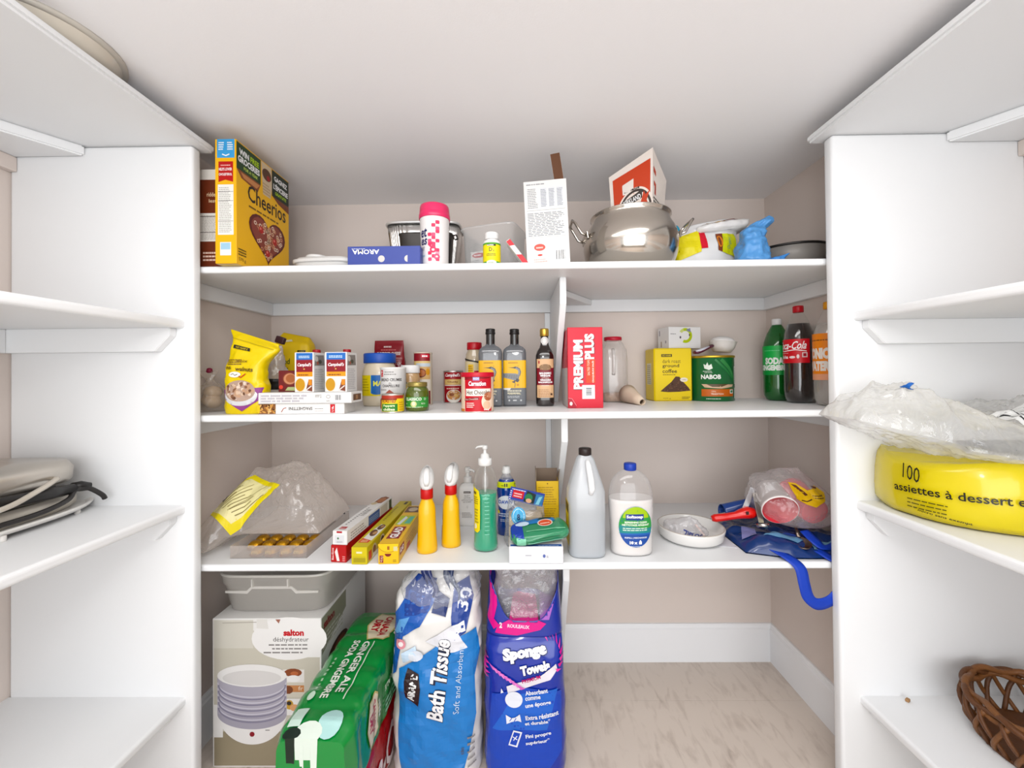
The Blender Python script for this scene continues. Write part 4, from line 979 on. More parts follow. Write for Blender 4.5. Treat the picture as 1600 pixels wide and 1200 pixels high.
# soda bottles
def soda(t, R, H, liq, level, body, cap, shoulder=.70, foot=True):
    k = H / .30
    prof = [(R * .55, .0), (R * .80, .004), (R * .97, .022), (R, .045), (R, .10), (R * .975, .115), (R, .13), (R, .19 * k), (R * .93, .215 * k), (R * .72, .245 * k), (R * .42, .272 * k), (R * .30, .280 * k), (R * .30, H - .014)]
    MB().lathe(prof, body, 48, caps=(True, False)).build('bottle', t)
    lp = [(r - .0012, z + .0015) for r, z in prof if z < level]
    lp.append((interp([[r] for r, z in prof], 0)[0] * 0 + next(a[0] + (b[0] - a[0]) * (level - a[1]) / (b[1] - a[1]) for a, b in zip(prof, prof[1:]) if a[1] <= level <= b[1] and b[1] > a[1]) - .0012, level))
    MB().lathe(lp, liq, 48).build('drink', t)
    MB().lathe([(R * .33, H - .022), (R * .36, H - .021), (R * .36, H - .003), (R * .33, H), (.004, H)], cap, 28).build('cap', t)
pet = film('#e4e8e6', .0, .05, 0, edge=.16, gloss=(.03, .3))
t = thing('soda_bottle', 'green soda bottle with a white cap and green label', 'bottle', (.934, 1.468, S2))
soda(t, .0445, .294, M('#7a8418', .08, coat=.6), .235, film('#1f8a3c', .35, .05, 0, edge=.45, tint='#5cc47a'), M('#f0f0ee', .4))
P = Print(); P.rect(-.062, .092, .062, .196, '#1fae50'); P.rect(-.062, .092, .062, .108, '#149040'); P.text('SODA', .004, .142, w=.062, h=.025, c='#f2f6f0', bold=.06); P.text('GINGEMBRE', -.002, .118, w=.092, h=.020, c='#f2f6f0', bold=.06); P.fine(-.03, .178, .025, .182, 1, '#7ad49a', 3)
P.build('label', t, cyl(.0450, 0, -.88), .005, label='bright green wrap label')
t = thing('soda_bottle', 'cola bottle with a red cap and red script label', 'bottle', (.932, 1.352, S2))
soda(t, .0435, .322, M('#1c0f0b', .06, coat=.8), .262, pet, M('#c01c2c', .4))
P = Print(); P.rect(-.060, .132, .060, .210, '#c8182c'); P.text('Coca-Cola', .002, .190, w=.096, h=.026, c=W, shear=.45, bold=.015); P.line([(-.045, .176), (-.02, .171), (.02, .175), (.05, .170)], .0025, W); P.text('Aloha', -.020, .152, w=.034, h=.011, c=W, bold=.03); P.ell(.010, .151, .009, .004, '#f4e0e0', 14); P.ell(.026, .153, .004, .007, '#f4e0e0', 10); P.rect(.037, .150, .052, .166, '#e9d4d4'); P.rect(.040, .153, .049, .163, '#a01828'); P.fine(-.04, .164, .0, .167, 1, '#f4c8c8', 4)
P.build('label', t, cyl(.0440, 0, -1.25), .005, label='red wrap label with white script')
t = thing('soda_bottle', 'tonic water bottle with an orange label half behind the panel', 'bottle', (.946, 1.236, S2))
soda(t, .0425, .315, film('#e8e4de', .25, .05, 0, edge=.3), .250, pet, M('#e8a02c', .4))
P = Print(); P.rect(-.060, .086, .060, .218, '#ee8c1a'); P.rect(-.060, .078, .060, .096, '#e8a684'); P.fine(-.04, .196, .03, .204, 1, '#8a5210', 3); P.text('TONIC', -.008, .158, w=.070, h=.034, c='#f4ece4', bold=.07); P.text('WATER', -.008, .120, w=.074, h=.030, c='#f4ece4', bold=.07)
P.build('label', t, cyl(.0430, 0, -1.32), .005, label='orange wrap label')
# ---------------------------------------------------------------- lowest back shelf
t = thing('chocolate_tray', 'clear plastic tray of gold wrapped chocolates under the big bag', 'tray', (-.717, 1.288, S3), 0)
tr = film('#d8cfc8', .22, .10, 0, edge=.5)
MB().box(-.111, .108, -.144, .144, 0, .0012, tr).build('tray_floor', t)
for nm, b in (('front_wall', (-.111, .108, -.144, -.1428)), ('back_wall', (-.111, .108, .1428, .144)), ('side_wall', (-.111, -.1098, -.1428, .1428)), ('side_wall', (.1068, .108, -.1428, .1428))):
    MB().box(*b, .0012, .036, tr).build(nm, t)
P = Print(); P.rect(.086, .026, .094, .032, '#1d1b1a'); P.build('black_mark', t, flat((0, .1425, 0), (1, 0, 0), (0, 0, 1)))
gold = M('#c8963a', .28, .8, bump=.5, scale=220, var=.35)
ch = None; nch = 0
for r in range(3):
    for c in range(5):
        if r == 0 and c < 1: continue
        x = -.717 - .084 + c * .041 + (.004 if r % 2 else 0); y = 1.288 - .122 + r * .042
        if ch is None:
            ch = thing('wrapped_chocolate', '', 'chocolate', (x, y, S3 + .0012), 0, 'front row of gold wrapped chocolates')
            ch['label'] = 'gold foil wrapped chocolate, first from the left in the front row of the tray'
            MB().lathe([(.011, 0), (.0165, .002), (.018, .008), (.0165, .016), (.011, .022), (.003, .024)], gold, 20, p=3).build('foil', ch)
            MB().lathe([(.012, .0005), (.0195, .001), (.0205, .007), (.0185, .0095)], M('#7a4a24', .6), 20, p=3, caps=(False, False)).build('paper_cup', ch)
            P = Print(.3); P.text('RO', 0, .012, w=.012, h=.005, c='#5a3a12', bold=.03); P.rect(-.009, .006, .009, .0175, '#e2bc6a', L=0); P.build('seal', ch, flat((0, -.0182, 0), (1, 0, 0), (0, 0, 1)), h0=.0002)
            first = ch
        else:
            o = first.copy(); COL.objects.link(o); o['label'] = 'gold foil wrapped chocolate, %s from the left in the %s row of the tray' % (('first', 'second', 'third', 'fourth', 'fifth')[c - (r == 0)], ('front', 'second', 'third')[r]); o['group'] = '%s row of gold wrapped chocolates' % ('front', 'second', 'third')[r]; o.location = (x, y, S3 + .0012); o.rotation_euler = (0, 0, random.Random(nch).uniform(-.25, .25))
            for k in first.children:
                q = k.copy(); COL.objects.link(q); q.parent = o
        nch += 1
t = thing('plastic_bag', 'big clear crumpled bag with a yellow label lying over the chocolate tray', 'bag', (-.765, 1.27, S3))
def lump(x, y):     # resting height over tray and shelf
    return .0
def bagfn(top):
    def f(u, v):
        # u along x, v along y; pillow lying on its side, higher to the right end
        x = -.222 + .385 * u
        y0 = -.125 + .055 * max(0, min(1, (x + .13) / .06)); y = y0 + (.150 - y0) * v
        e = max(0, 1 - abs(2 * u - 1) ** 3.0) ** .5 * max(0, 1 - abs(2 * v - 1) ** 3.4) ** .5
        base = .037 if x > -.100 else .004 + .033 * max(0, min(1, (x + .140) / .04))
        ht = .095 + .070 * math.exp(-((u - .68) / .26) ** 2) + .055 * math.exp(-((u - .25) / .22) ** 2)
        ht *= .62 + .5 * min(1, v / .6) - .12 * max(0, v - .6) / .4
        z = base + .012 + (ht * e if top else -.010 * e)
        k = .35 + .65 * max(0, min(1, (u - .42) / .2))
        d = ridge((x, y, .3 if top else .9), 17, 21) * (.024 * k if top else .004) * e + ridge((x * 1.5, y, .7), 38, 5) * .007 * k * e * (1 if top else 0)
        return (x, y + .10 * 0, max(z + d, base + .0015))
    return f
mb = MB().grid(bagfn(True), 110, 70, film('#f6ece4', .22, .10, .8, 13, .5))
mt = mb
mb = MB().grid(bagfn(True), 110, 70, film('#f6ece4', .22, .10, .8, 13, .5)).grid(bagfn(False), 40, 30, film('#f6ece4', .22, .10, .8, 13, .5))
mb.build('bag_film', t)
P = Print()
Y0, Y1 = (-.19, .03), (-.089, .131)
P.poly([(-.195, .030), (-.085, .135), (.018, .092), (-.089, -.040)], '#eedb3a'); P.poly([(-.182, .030), (-.088, .118), (-.006, .088), (-.090, -.018)], '#f1e8b0')
def rows_(P, n, c, seed, a, b, w):
    rnd = random.Random(seed)
    for k in range(n):
        q = a + (b - a) * k / max(n - 1, 1); o = (-.180 + .090 * q, .030 - .046 * q)
        s0, s1 = rnd.uniform(.08, .2), rnd.uniform(.55, .92)
        P.line([(o[0] + .085 * s0, o[1] + .088 * s0), (o[0] + .085 * s1, o[1] + .088 * s1)], w, c)
rows_(P, 9, '#8a7c48', 3, .12, .9, .0022); P.line([(-.150, .052), (-.136, .066)], .008, '#1f1b14'); P.line([(-.143, .046), (-.129, .060)], .006, '#1f1b14'); P.line([(-.105, .010), (-.03, .098)], .0012, '#8a7a3c'); P.line([(-.148, .01), (-.07, .10)], .0012, '#8a7a3c')
P.build('yellow_label', t, drape(mt, (0, .6, -.8), (0, -.6 * 2, .8 * 2), (1, 0, 0), (0, .8, .6)), .006, h0=.0018, dh=.0001, label='yellow printed label inside the film')

# long film and foil boxes
def longbox(name, lab, loc, w, d, h, mat, rz, prints):
    t = thing(name, lab, 'box', loc, rz)
    return carton(t, w, d, h, mat, prints)
def f(P, w, h):
    P.poly([(.018, .004), (.026, .004), (.018, h - .006), (.012, h - .018)], '#f0e6e2'); P.text('Bee-Gone', .006, h * .5, w=h * .7, h=.005, c='#f4dcd8', rot=90, bold=.03); P.fine(.034, .004, .042, .02, 3, '#e8a0a0', 3)
longbox('wrap_box', 'long red box under the white wrap box', (-.492, 1.277, S3), .045, .32, .047, M('#b41420', .4), -5, {'front': f, 'right': lambda P, w, h: P.fine(.02, .008, .3, .03, 2, '#d86a6a', 4)})
def f(P, w, h): P.rect(.006, .004, w - .008, h - .012, '#dfe0e2'); P.ell(.016, .018, .003, .003, '#5a7a5a', 10); P.fine(.012, .006, .03, .012, 2, '#a0a0a8', 3); P.rect(.012, h - .006, .028, h - .001, '#b01c28')
def tp(P, w, d):
    P.rect(.011, .012, .030, .03, '#b01c28'); P.fine(.013, .016, .028, .026, 1, '#f0d0d0', 3); P.fine(.012, .045, .018, .2, 12, '#6a6668', 5); P.fine(.02, .12, .034, .18, 8, '#4a484a', 6); P.poly([(.006, .235), (.034, .24), (.038, .3), (.02, .312), (.008, .3)], '#8a4a24'); P.ell(.022, .272, .012, .024, '#b8703c', 14); P.ell(.012, .235, .01, .014, '#d9c8a4', 12)
def sd(P, w, h): P.rect(.13, .004, .21, h - .006, '#3a5a9a'); P.fine(.135, .01, .205, h - .012, 3, '#8aa2cc', 3); P.fine(.02, .008, .12, h - .008, 3, '#b0a8a4', 4); P.rect(.216, .004, .27, h - .006, '#d0c8c0'); P.rect(.285, .004, .305, h - .004, '#3a4a34'); P.rect(.002, .001, w - .002, .004, '#a02028')
longbox('wrap_box', 'long white and blue wrap box lying on the red box', (-.4895, 1.277, S3 + .0472), .042, .315, .039, M('#f0eeec', .42), -5, {'front': f, 'top': tp, 'right': sd})
def f(P, w, h): P.rect(.003, .003, w - .004, h - .024, '#c9b81e'); P.rect(.006, .006, .04, .018, '#a89a14'); P.rect(.014, h - .017, .030, h - .012, '#e8e6c0')
def tp(P, w, d):
    P.poly([(.004, .03), (.034, .03), (.036, .055), (.006, .06)], '#d8492c'); P.fine(.01, .035, .03, .052, 2, '#f4d8a8', 3); P.poly([(.008, .06), (.038, .045), (.040, .15), (.02, .17), (.01, .11)], '#f1efe8'); P.ell(.022, .10, .011, .026, '#6b4428', 14, rot=.2); P.ell(.026, .10, .006, .012, '#c89a6a', 10); P.ell(.028, .145, .010, .022, '#5b3a22', 14); P.ell(.030, .15, .005, .010, '#b8885c', 10); P.rect(.026, .36, .036, .39, '#2a2410'); P.fine(.01, .2, .018, .34, 10, '#8a7a14', 5)
def sd(P, w, h): P.rect(.01, .006, .03, .03, '#d8492c'); P.ell(.05, .022, .016, .016, '#d8c8a0', 14); P.ell(.05, .022, .011, .011, '#8a5a34', 12); P.ell(.11, .024, .018, .016, '#efe6d4', 14); P.ell(.11, .024, .013, .012, '#5b3a22', 12); P.poly([(.03, .002), (.09, .002), (.09, .012), (.04, .014)], '#f0ede4')
longbox('wrap_box', 'long yellow box with food pictures beside the red and white pair', (-.4355, 1.3045, S3), .044, .40, .047, M('#d4c21c', .4), -2.2, {'front': f, 'top': tp, 'right': sd})
def f(P, w, h):
    P.ell(w / 2, h, w * .52, h * .42, '#f2c828', 24, a0=PI, a1=2 * PI); P.ring(w / 2, h, w * .52, h * .42, .0012, '#9a6a14', 24, a0=PI, a1=2 * PI); P.text('II', w * .5, h * .80, h=.010, c='#8a2c1c', bold=.05); P.ell(w * .48, h * .52, .009, .008, '#7a1c1c', 16, a0=PI, a1=2 * PI); P.rect(.004, .004, .014, .024, '#8a2430'); P.text('GLAD', .009, .014, w=.017, h=.006, c='#f0d8b0', rot=75); P.rect(.042, .036, .053, .048, '#d8cfa0'); P.fine(.04, .006, .05, .014, 2, '#8a7414', 3)
def tp(P, w, d):
    P.rect(.010, .035, .046, .125, '#8a1020'); P.ring(.028, .08, .019, .046, .002, '#d8a83c', 4); P.text('GLAD', .028, .080, w=.078, h=.024, c=W, rot=90, bold=.04); P.rect(.004, .14, w - .004, .22, '#b8c83c'); P.poly([(.01, .145), (.02, .14), (.03, .2), (.02, .215)], '#dfe8f0'); P.poly([(.03, .15), (.048, .15), (.05, .21), (.036, .21)], '#5ab8a0'); P.rect(.004, .25, w - .004, .31, '#6a4a34'); P.ell(.028, .28, .016, .02, '#d0c0a8', 12)
def sd(P, w, h): P.rect(.01, .018, .055, .042, '#8a1020'); P.text('GLAD', .032, .03, w=.036, h=.014, c=W, bold=.03); P.fine(.08, .008, .2, .04, 4, '#c8963a', 3); P.poly([(.07, .004), (.12, .004), (.12, .018), (.09, .02)], '#c8502c')
longbox('wrap_box', 'yellow cling film box with a dark red name panel', (-.366, 1.266, S3), .056, .32, .055, M('#eec024', .36), 1, {'front': f, 'top': tp, 'right': sd})

# two yellow trigger sprays seen from behind
def spray(x, y, lab, yaw):
    t = thing('spray_bottle', lab, 'spray bottle', (x, y, S3), yaw)
    MB().lathe([(.027, 0), (.0295, .003), (.0295, .012), (.0272, .05), (.0254, .09), (.0248, .124), (.022, .138), (.0175, .148), (.0165, .152), (.0165, .158)], M('#f2bd22', .3, coat=.3), 44, 1, .82).build('bottle', t)
    MB().lathe([(.0172, .156), (.0182, .157), (.0182, .181), (.0172, .183)], M('#c41c22', .4), 40).build('collar', t, label='red screw collar')
    wp_ = M('#f2f1f0', .35)
    MB().lathe([(.014, .182), (.0155, .186), (.0150, .192)], wp_, 32).build('neck', t)
    # hooded head: round shroud, raised spine, nozzle and trigger on the far side
    h = MB()
    def hd(u, v):
        a = 2 * PI * u; rows = [(.013, .016, .187, 0), (.0200, .024, .194, .004), (.0220, .030, .206, .010), (.0205, .034, .221, .016), (.0155, .034, .233, .020), (.007, .026, .2385, .020)]
        rx, ry, z, cy = interp(rows, v)
        return (rx * math.cos(a), cy + ry * math.sin(a), z + .004 * math.sin(a))
    h.grid(hd, 32, 14, wp_, cu=True)
    h.add([hd(k / 32, 1) for k in range(32)], [list(range(32))], wp_)
    hh = h.build('spray_head', t)
    MB().tube([(0, -.019, .196), (0, -.021, .208), (0, -.014, .222), (0, .0, .2345), (0, .02, .2405)], [.006, .0095, .0098, .0088, .006], wp_, 14, .7).build('spine', hh)
    MB().lathe([(.006, 0), (.008, .002), (.008, .016), (.005, .018)], wp_, 20, T=Matrix.Translation((0, .052, .222)) @ Matrix.Rotation(-PI / 2, 4, 'X')).build('nozzle', hh)
    MB().tube([(0, .035, .205), (0, .046, .192), (0, .050, .172), (0, .044, .156)], .0045, wp_, 10).build('trigger', hh)
    P = Print(); P.rect(-.006, .018, .012, .062, '#a83c1c'); P.ell(.002, .03, .008, .010, '#f0d8a0', 12); P.rect(-.004, .078, .01, .108, '#8a6a14')
    P.build('side_label', t, lambda u, v, h_: Vector((-(.0285 - .045 * max(0, v - .012)) - h_, u, v)), .004)
spray(-.275, 1.186, 'yellow spray bottle with red collar beside the cling film box', 10)
spray(-.211, 1.226, 'yellow spray bottle with red collar beside the lotion bottle', -4)
t = thing('lotion_bottle', 'flat white body lotion pump bottle behind the green soap', 'pump bottle', (-.181, 1.395, S3))
wl = M('#efeeec', .38)
MB().lathe([(.029, 0), (.0315, .003), (.032, .02), (.032, .115), (.030, .130), (.022, .140), (.0125, .143), (.0125, .148)], wl, 48, 1, .62, 4).build('bottle', t)
MB().lathe([(.0135, .146), (.014, .147), (.014, .163), (.013, .1645), (.0075, .166), (.0065, .170), (.0065, .180)], wl, 32).build('collar', t)
pu = MB().lathe([(.009, .179), (.0105, .181), (.0105, .193), (.009, .1965), (.002, .198)], wl, 28).build('pump_head', t)
MB().tube([(.0, -.004, .189), (.012, -.010, .190), (.022, -.016, .188), (.025, -.018, .184)], [.006, .0055, .0045, .004], wl, 12, .8).build('spout', pu)
P = Print(); P.rect(-.012, .112, .012, .119, '#5a5654'); P.fine(-.01, .1135, .01, .1175, 1, '#c8c4c0', 3, .6); P.text('BODY', 0, .104, w=.018, h=.0052, c='#6a6664'); P.text('LOTION', 0, .097, w=.022, h=.0052, c='#6a6664'); P.text('LOTION POUR', 0, .0895, w=.038, h=.0048, c='#6a6664'); P.text('LE CORPS', 0, .083, w=.028, h=.0048, c='#6a6664'); P.line([(0, .06), (0, .072)], .0006, '#8a8684'); P.line([(-.004, .066), (.004, .066)], .0006, '#8a8684'); P.fine(-.018, .03, .018, .05, 5, '#9a9694', 3, .4)
P.build('label', t, flat((0, -.0198, 0), (1, 0, 0), (0, 0, 1)), h0=.0006)

t = thing('hand_soap', 'tall clear pump bottle half full of green soap', 'pump bottle', (-.104, 1.200, S3))
prof = [(.030, 0), (.0355, .004), (.0365, .015), (.034, .055), (.0325, .10), (.0335, .15), (.0345, .19), (.032, .215), (.024, .236), (.0165, .244), (.0165, .252)]
MB().lathe(prof, film('#e8eeec', .0, .04, 0, edge=.22, gloss=(.04, .35)), 52, 1, .80, caps=(True, False)).build('bottle', t)
gs = M('#009d76', .08, coat=.8)
MB().lathe([(.029, .0015), (.0345, .005), (.0355, .015), (.033, .055), (.0315, .10), (.0325, .15), (.0333, .168)], gs, 52, 1, .80).build('green_soap', t, label='translucent green liquid soap')
MB().tube([(0, 0, .01), (0, 0, .24)], .003, film('#f0f0f0', .4, .2, 0), 8).build('dip_tube', t)
MB().lathe([(.0185, .248), (.0205, .250), (.0205, .266), (.0195, .268), (.013, .270), (.0125, .280), (.006, .283), (.0045, .286), (.0045, .298)], wl, 32).build('collar', t)
pu = MB().lathe([(.0055, .294), (.008, .296), (.008, .305), (.006, .307)], wl, 20).build('pump_head', t)
MB().tube([(.004, 0, .3035), (-.010, 0, .3035), (-.022, 0, .302), (-.028, 0, .297)], [.006, .0055, .004, .0035], wl, 12, .7).build('spout', pu)
P = Print(); P.poly([(-.062, .06), (-.020, .058), (-.012, .066), (-.010, .16), (-.014, .18), (-.028, .186), (-.05, .19), (-.062, .19)], '#ecd944'); P.rect(-.04, .168, -.024, .176, '#2a2418'); P.fine(-.042, .14, -.016, .164, 4, '#8a7a2c', 3); P.fine(-.036, .085, -.016, .13, 5, '#a8983a', 4); P.ell(-.03, .075, .006, .008, '#f0f0d8', 10)
for k in range(11): P.line([(.004, .055 + k * .0115), (.018, .055 + k * .0115)], .0014, '#8adcc4')
P.build('label', t, cyl(lambda v: interp([[.036], [.034], [.0328], [.0338], [.0348]], v / .2)[0] * .99, 0, -.1), .004, h0=.0005)

t = thing('dish_soap', 'dark blue dish soap bottle with white cap behind the sponges', 'bottle', (-.045, 1.312, S3))
MB().lathe([(.028, 0), (.031, .004), (.0315, .03), (.027, .075), (.0285, .11), (.0315, .14), (.029, .165), (.022, .178)], M('#123a8c', .10, coat=.8), 44, 1, .7, caps=(True, False)).build('bottle', t)
MB().lathe([(.022, .178), (.014, .190), (.012, .194), (.012, .198)], film('#d8dce4', .3, .08, 0, edge=.4), 36, 1, .8, caps=(False, False)).build('clear_shoulder', t)
MB().lathe([(.0135, .196), (.0145, .198), (.0145, .204), (.0125, .208), (.0125, .214), (.010, .2185), (.004, .219)], M('#eeeeec', .35), 28).build('cap', t, label='white flip cap')
P = Print(); P.rect(-.03, .153, .03, .171, '#d8e23a'); P.text('-II', -.006, .162, w=.02, h=.010, c='#2c2c1c', bold=.03); P.ell(-.002, .107, .026, .022, '#e9eef4', 24); P.text('DAWN', -.003, .108, w=.044, h=.012, c='#2250a8', bold=.04); P.fine(-.024, .062, .024, .076, 2, '#c8d4ec', 3, .5); P.fine(-.02, .046, .02, .056, 2, '#c8d4ec', 5, .4); P.ell(-.026, .075, .005, .006, '#e8e24a', 10)
P.build('label', t, drape(MB().lathe([(.0295, .02), (.0285, .075), (.029, .11), (.032, .14), (.0295, .168), (.0245, .176)], gs, 44, 1, .7)), .005, h0=.0006)

t = thing('sponge_pack', 'clear bag of beige sponges with a tilted blue header card', 'sponge pack', (.012, 1.235, S3))
for k, z in enumerate((0.001, .032, .063)):
    MB().box(-.048, .052, -.026, .030, z, z + .029, M('#d9c4a8', .9, bump=.6, scale=120, var=.25), .004, 2, T=Matrix.Rotation(.04 * (k - 1), 4, 'Z')).build('sponge', t)
mb = soft([(0, .056, .034, 0, 0), (.03, .060, .038, 0, 0), (.09, .056, .034, .002, 0), (.115, .054, .02, .004, 0, -.12), (.128, .052, .004, .006, 0, -.22)], film('#dfe6f0', .10, .10, .6, 30, .42), 3, 52, 36, .010, 24, 13, floor=0)
mb.build('bag_film', t)
P = Print(); P.ell(-.018, .094, .021, .024, '#58b0dc', 24); P.ring(-.018, .094, .017, .020, .0015, '#d8f0fa', 20); P.text('8', -.018, .092, w=.010, h=.017, c='#1c2c5a', bold=.03); P.poly([(-.032, .055), (-.004, .06), (-.008, .072), (-.026, .072)], '#6ac0e0')
P.build('film_print', t, drape(mb), .005, h0=.0016, dh=.00008)
hd = MB().box(-.050, .056, -.0006, .0006, -.022, .020, M('#2a3f9a', .4), .0003, T=Matrix.Translation((.004, -.006, .146)) @ Matrix.Rotation(math.radians(13), 4, 'Y') @ Matrix.Rotation(.12, 4, 'X')).build('header_card', t, label='blue and red printed header card')
P = Print(); P.rect(-.04, -.012, -.006, .012, '#c8202c'); P.fine(-.036, -.008, -.010, .008, 2, '#f0c8c8', 3); P.fine(-.044, .013, .0, .018, 1, '#e8e8f4', 4); P.poly([(-.004, -.018), (.028, -.020), (.030, .012), (.002, .018)], '#1c2a24'); P.ell(.010, -.002, .012, .012, '#2f7a4a', 14); P.ell(.012, -.012, .009, .007, '#d8a888', 12); P.rect(.030, -.020, .054, .014, '#3a78a8'); P.poly([(.034, -.018), (.044, -.018), (.05, .01), (.04, .006)], '#8ac8d8'); P.fine(-.048, -.02, -.042, .012, 5, '#e8e8f8', 6)
Th = Matrix.Translation((.004, -.006, .146)) @ Matrix.Rotation(math.radians(13), 4, 'Y') @ Matrix.Rotation(.12, 4, 'X')
P.build('card_print', hd, lambda u, v, h: Th @ Vector((u, -.0006 - h, v)))

t = thing('box', 'low white box with a blue stripe under the green sponge pack', 'box', (.042, 1.147, S3), -1)
def f(P, w, h): P.fine(.045, h * .46, .062, h * .54, 1, '#7a7a88', 3); P.ell(.096, h * .45, .004, .005, '#5a6aa8', 10); P.fine(.102, h * .36, .108, h * .5, 2, '#6a6a78', 4)
def tp(P, w, d): P.poly([(.004, .002), (w - .004, .002), (w - .004, .016), (.004, .013)], '#2c5aa8'); P.fine(.08, .004, .14, .011, 1, '#a8c0e4', 3)
carton(t, .148, .085, .046, M('#ecebf0', .45), {'front': f, 'top': tp})
t = thing('sponge_pack', 'green and blue wrapped sponge pack lying tilted on the white box', 'sponge pack', (.052, 1.150, S3 + .0545), rot=(math.radians(14), math.radians(-4), math.radians(10)))
mb = soft([(.004, .070, .030, 0, 0), (.010, .080, .040, 0, 0), (.022, .082, .042, 0, 0), (.032, .076, .036, 0, 0), (.036, .06, .022, 0, 0)], M('#3a8a62', .14, coat=.6), 4, 64, 20, .006, 26, 17)
mb.build('wrapped_sponge', t)
P = Print(); P.poly([(-.080, -.036), (-.05, -.04), (-.045, .036), (-.08, .03)], '#1f3fa0'); P.poly([(-.05, .01), (.05, .012), (.05, .036), (-.045, .036)], '#2f78b8'); P.ell(.020, .008, .022, .016, '#e8dcd0', 18); P.ell(.020, .008, .019, .013, '#d8593a', 18); P.fine(.006, .004, .034, .012, 1, '#f4d8c8', 3); P.ell(-.045, .015, .020, .010, '#c8dcec', 14); P.line([(-.04, -.02), (.07, -.024)], .004, '#7ac098'); P.poly([(.0, .024), (.04, .024), (.045, .034), (.01, .036)], '#2a3a2c')
P.build('top_print', t, drape(mb, (0, 0, -1), (0, 0, 1), (1, 0, 0), (0, 1, 0)), .006, h0=.0012, dh=.00008)
P = Print(); P.rect(-.07, .008, -.046, .030, '#8ad0b0'); P.line([(-.04, .016), (.06, .014)], .003, '#8accb0'); P.line([(-.02, .024), (.05, .026)], .002, '#2a6a4a'); P.build('front_print', t, drape(mb), .006, h0=.0012)

t = thing('box', 'yellow box standing open with its brown flaps up', 'box', (.087, 1.322, S3), 0)
ob = M('#e9c030', .42); brn = M('#8a7868', .8)
w2, d2, h2 = .036, .030, .174
for nm, b in (('front_panel', (-w2, w2, -d2, -d2 + .0012)), ('back_panel', (-w2, w2, d2 - .0012, d2)), ('side_panel', (-w2, -w2 + .0012, -d2, d2)), ('side_panel', (w2 - .0012, w2, -d2, d2))):
    MB().box(*b, 0, h2 + (.028 if nm == 'back_panel' else 0), brn if nm == 'back_panel' else ob).build(nm, t)
MB().box(-w2, w2, -d2, d2, 0, .0012, brn).build('bottom_panel', t)
for s in (-1, 1):
    MB().box(-.0006, .0006, -d2, d2, 0, .036, M('#a89888', .8), T=Matrix.Translation((s * w2, 0, h2)) @ Matrix.Rotation(math.radians(s * 3 + 2), 4, 'Y')).build('flap', t, label='brown cardboard flap')
P = Print(); P.ell(.0, .166, .0022, .002, '#6a4a14', 8); P.fine(-.030, .10, .030, .160, 8, '#b08a20', 3, .35); P.fine(-.030, .05, .032, .092, 6, '#b08a20', 4, .35); P.rect(-.033, .046, .033, .048, '#9a7414'); P.fine(-.03, .02, .03, .04, 3, '#8a6a14', 5, .4); P.rect(-.034, .094, .034, .0945, '#9a7414')
P.build('front_print', t, flat((0, -d2, 0), (1, 0, 0), (0, 0, 1)))

t = thing('vinegar_jug', 'tall cloudy plastic vinegar jug with a dark cap, half full', 'jug', (.189, 1.176, S3))
hd_ = film('#e4e9ee', .60, .28, 0, edge=.25)
prof = [(.046, 0), (.051, .003), (.0525, .010), (.053, .10), (.053, .178), (.050, .19), (.044, .210), (.024, .272), (.0165, .281), (.0155, .287)]
MB().lathe(prof, hd_, 56, 1, .92, 3.4, caps=(True, False)).build('jug', t)
MB().lathe([(.045, .002), (.050, .004), (.0515, .010), (.052, .10), (.052, .106)], M('#93989e', .3), 52, 1, .92, 3.4).build('vinegar', t, label='clear vinegar up to a third')
MB().lathe([(.0165, .280), (.0185, .282), (.0185, .297), (.0175, .300), (.012, .301)], M('#2c2220', .4), 32).build('cap', t, label='black brown cap')
MB().tube([(.002, -.026, .270), (.004, -.034, .256), (.008, -.046, .222), (.010, -.052, .195), (.006, -.051, .180)], [.006, .0085, .0092, .009, .006], M('#f2f3f5', .35), 14).build('handle', t, label='moulded white handle')
P = Print(); P.rect(-.034, .03, .034, .150, '#efd02a'); P.rect(-.03, .12, .03, .145, '#2c2410'); P.fine(-.03, .04, .03, .11, 7, '#9a8418', 3, .4)
P.build('side_label', t, flat((-.0534, 0, 0), (0, -1, 0), (0, 0, 1)), h0=.0004)

t = thing('soap_refill', 'oval clear soap refill bottle with a blue cap and oval label', 'bottle', (.319, 1.176, S3))
prof = [(.052, 0), (.058, .003), (.0595, .010), (.0595, .06), (.062, .11), (.0635, .15), (.0620, .175), (.055, .204), (.042, .222), (.027, .233), (.0175, .237), (.0165, .239)]
MB().lathe(prof, film('#e9e6e6', .10, .04, 0, edge=.5), 60, 1, .62, 2.4, caps=(True, False)).build('bottle', t)
MB().lathe([(r - .001, z + .0012) for r, z in prof[:5]] + [(.0620, .15), (.0615, .158)], M('#f3efec', .18, coat=.4), 60, 1, .62, 2.4).build('white_soap', t, label='white liquid soap')
MB().lathe([(.0165, .236), (.0178, .2375), (.0178, .2535), (.0165, .2555), (.006, .256)], M('#1f3fa8', .35), 36).build('cap', t, label='blue cap')
P = Print(); P.ell(.004, .085, .0475, .058, '#1e4a9c', 36); P.ell(.004, .088, .0465, .054, '#3a9a4a', 36, a0=-.15, a1=PI + .15); P.ell(.004, .110, .036, .031, '#a8c83a', 28, a0=0, a1=PI); P.poly([(-.040, .09), (.0, .085), (.05, .078), (.05, .065), (-.042, .066)], '#2c8a8a'); P.poly([(-.041, .067), (.049, .067), (.046, .062), (-.038, .062)], '#2a62b0')
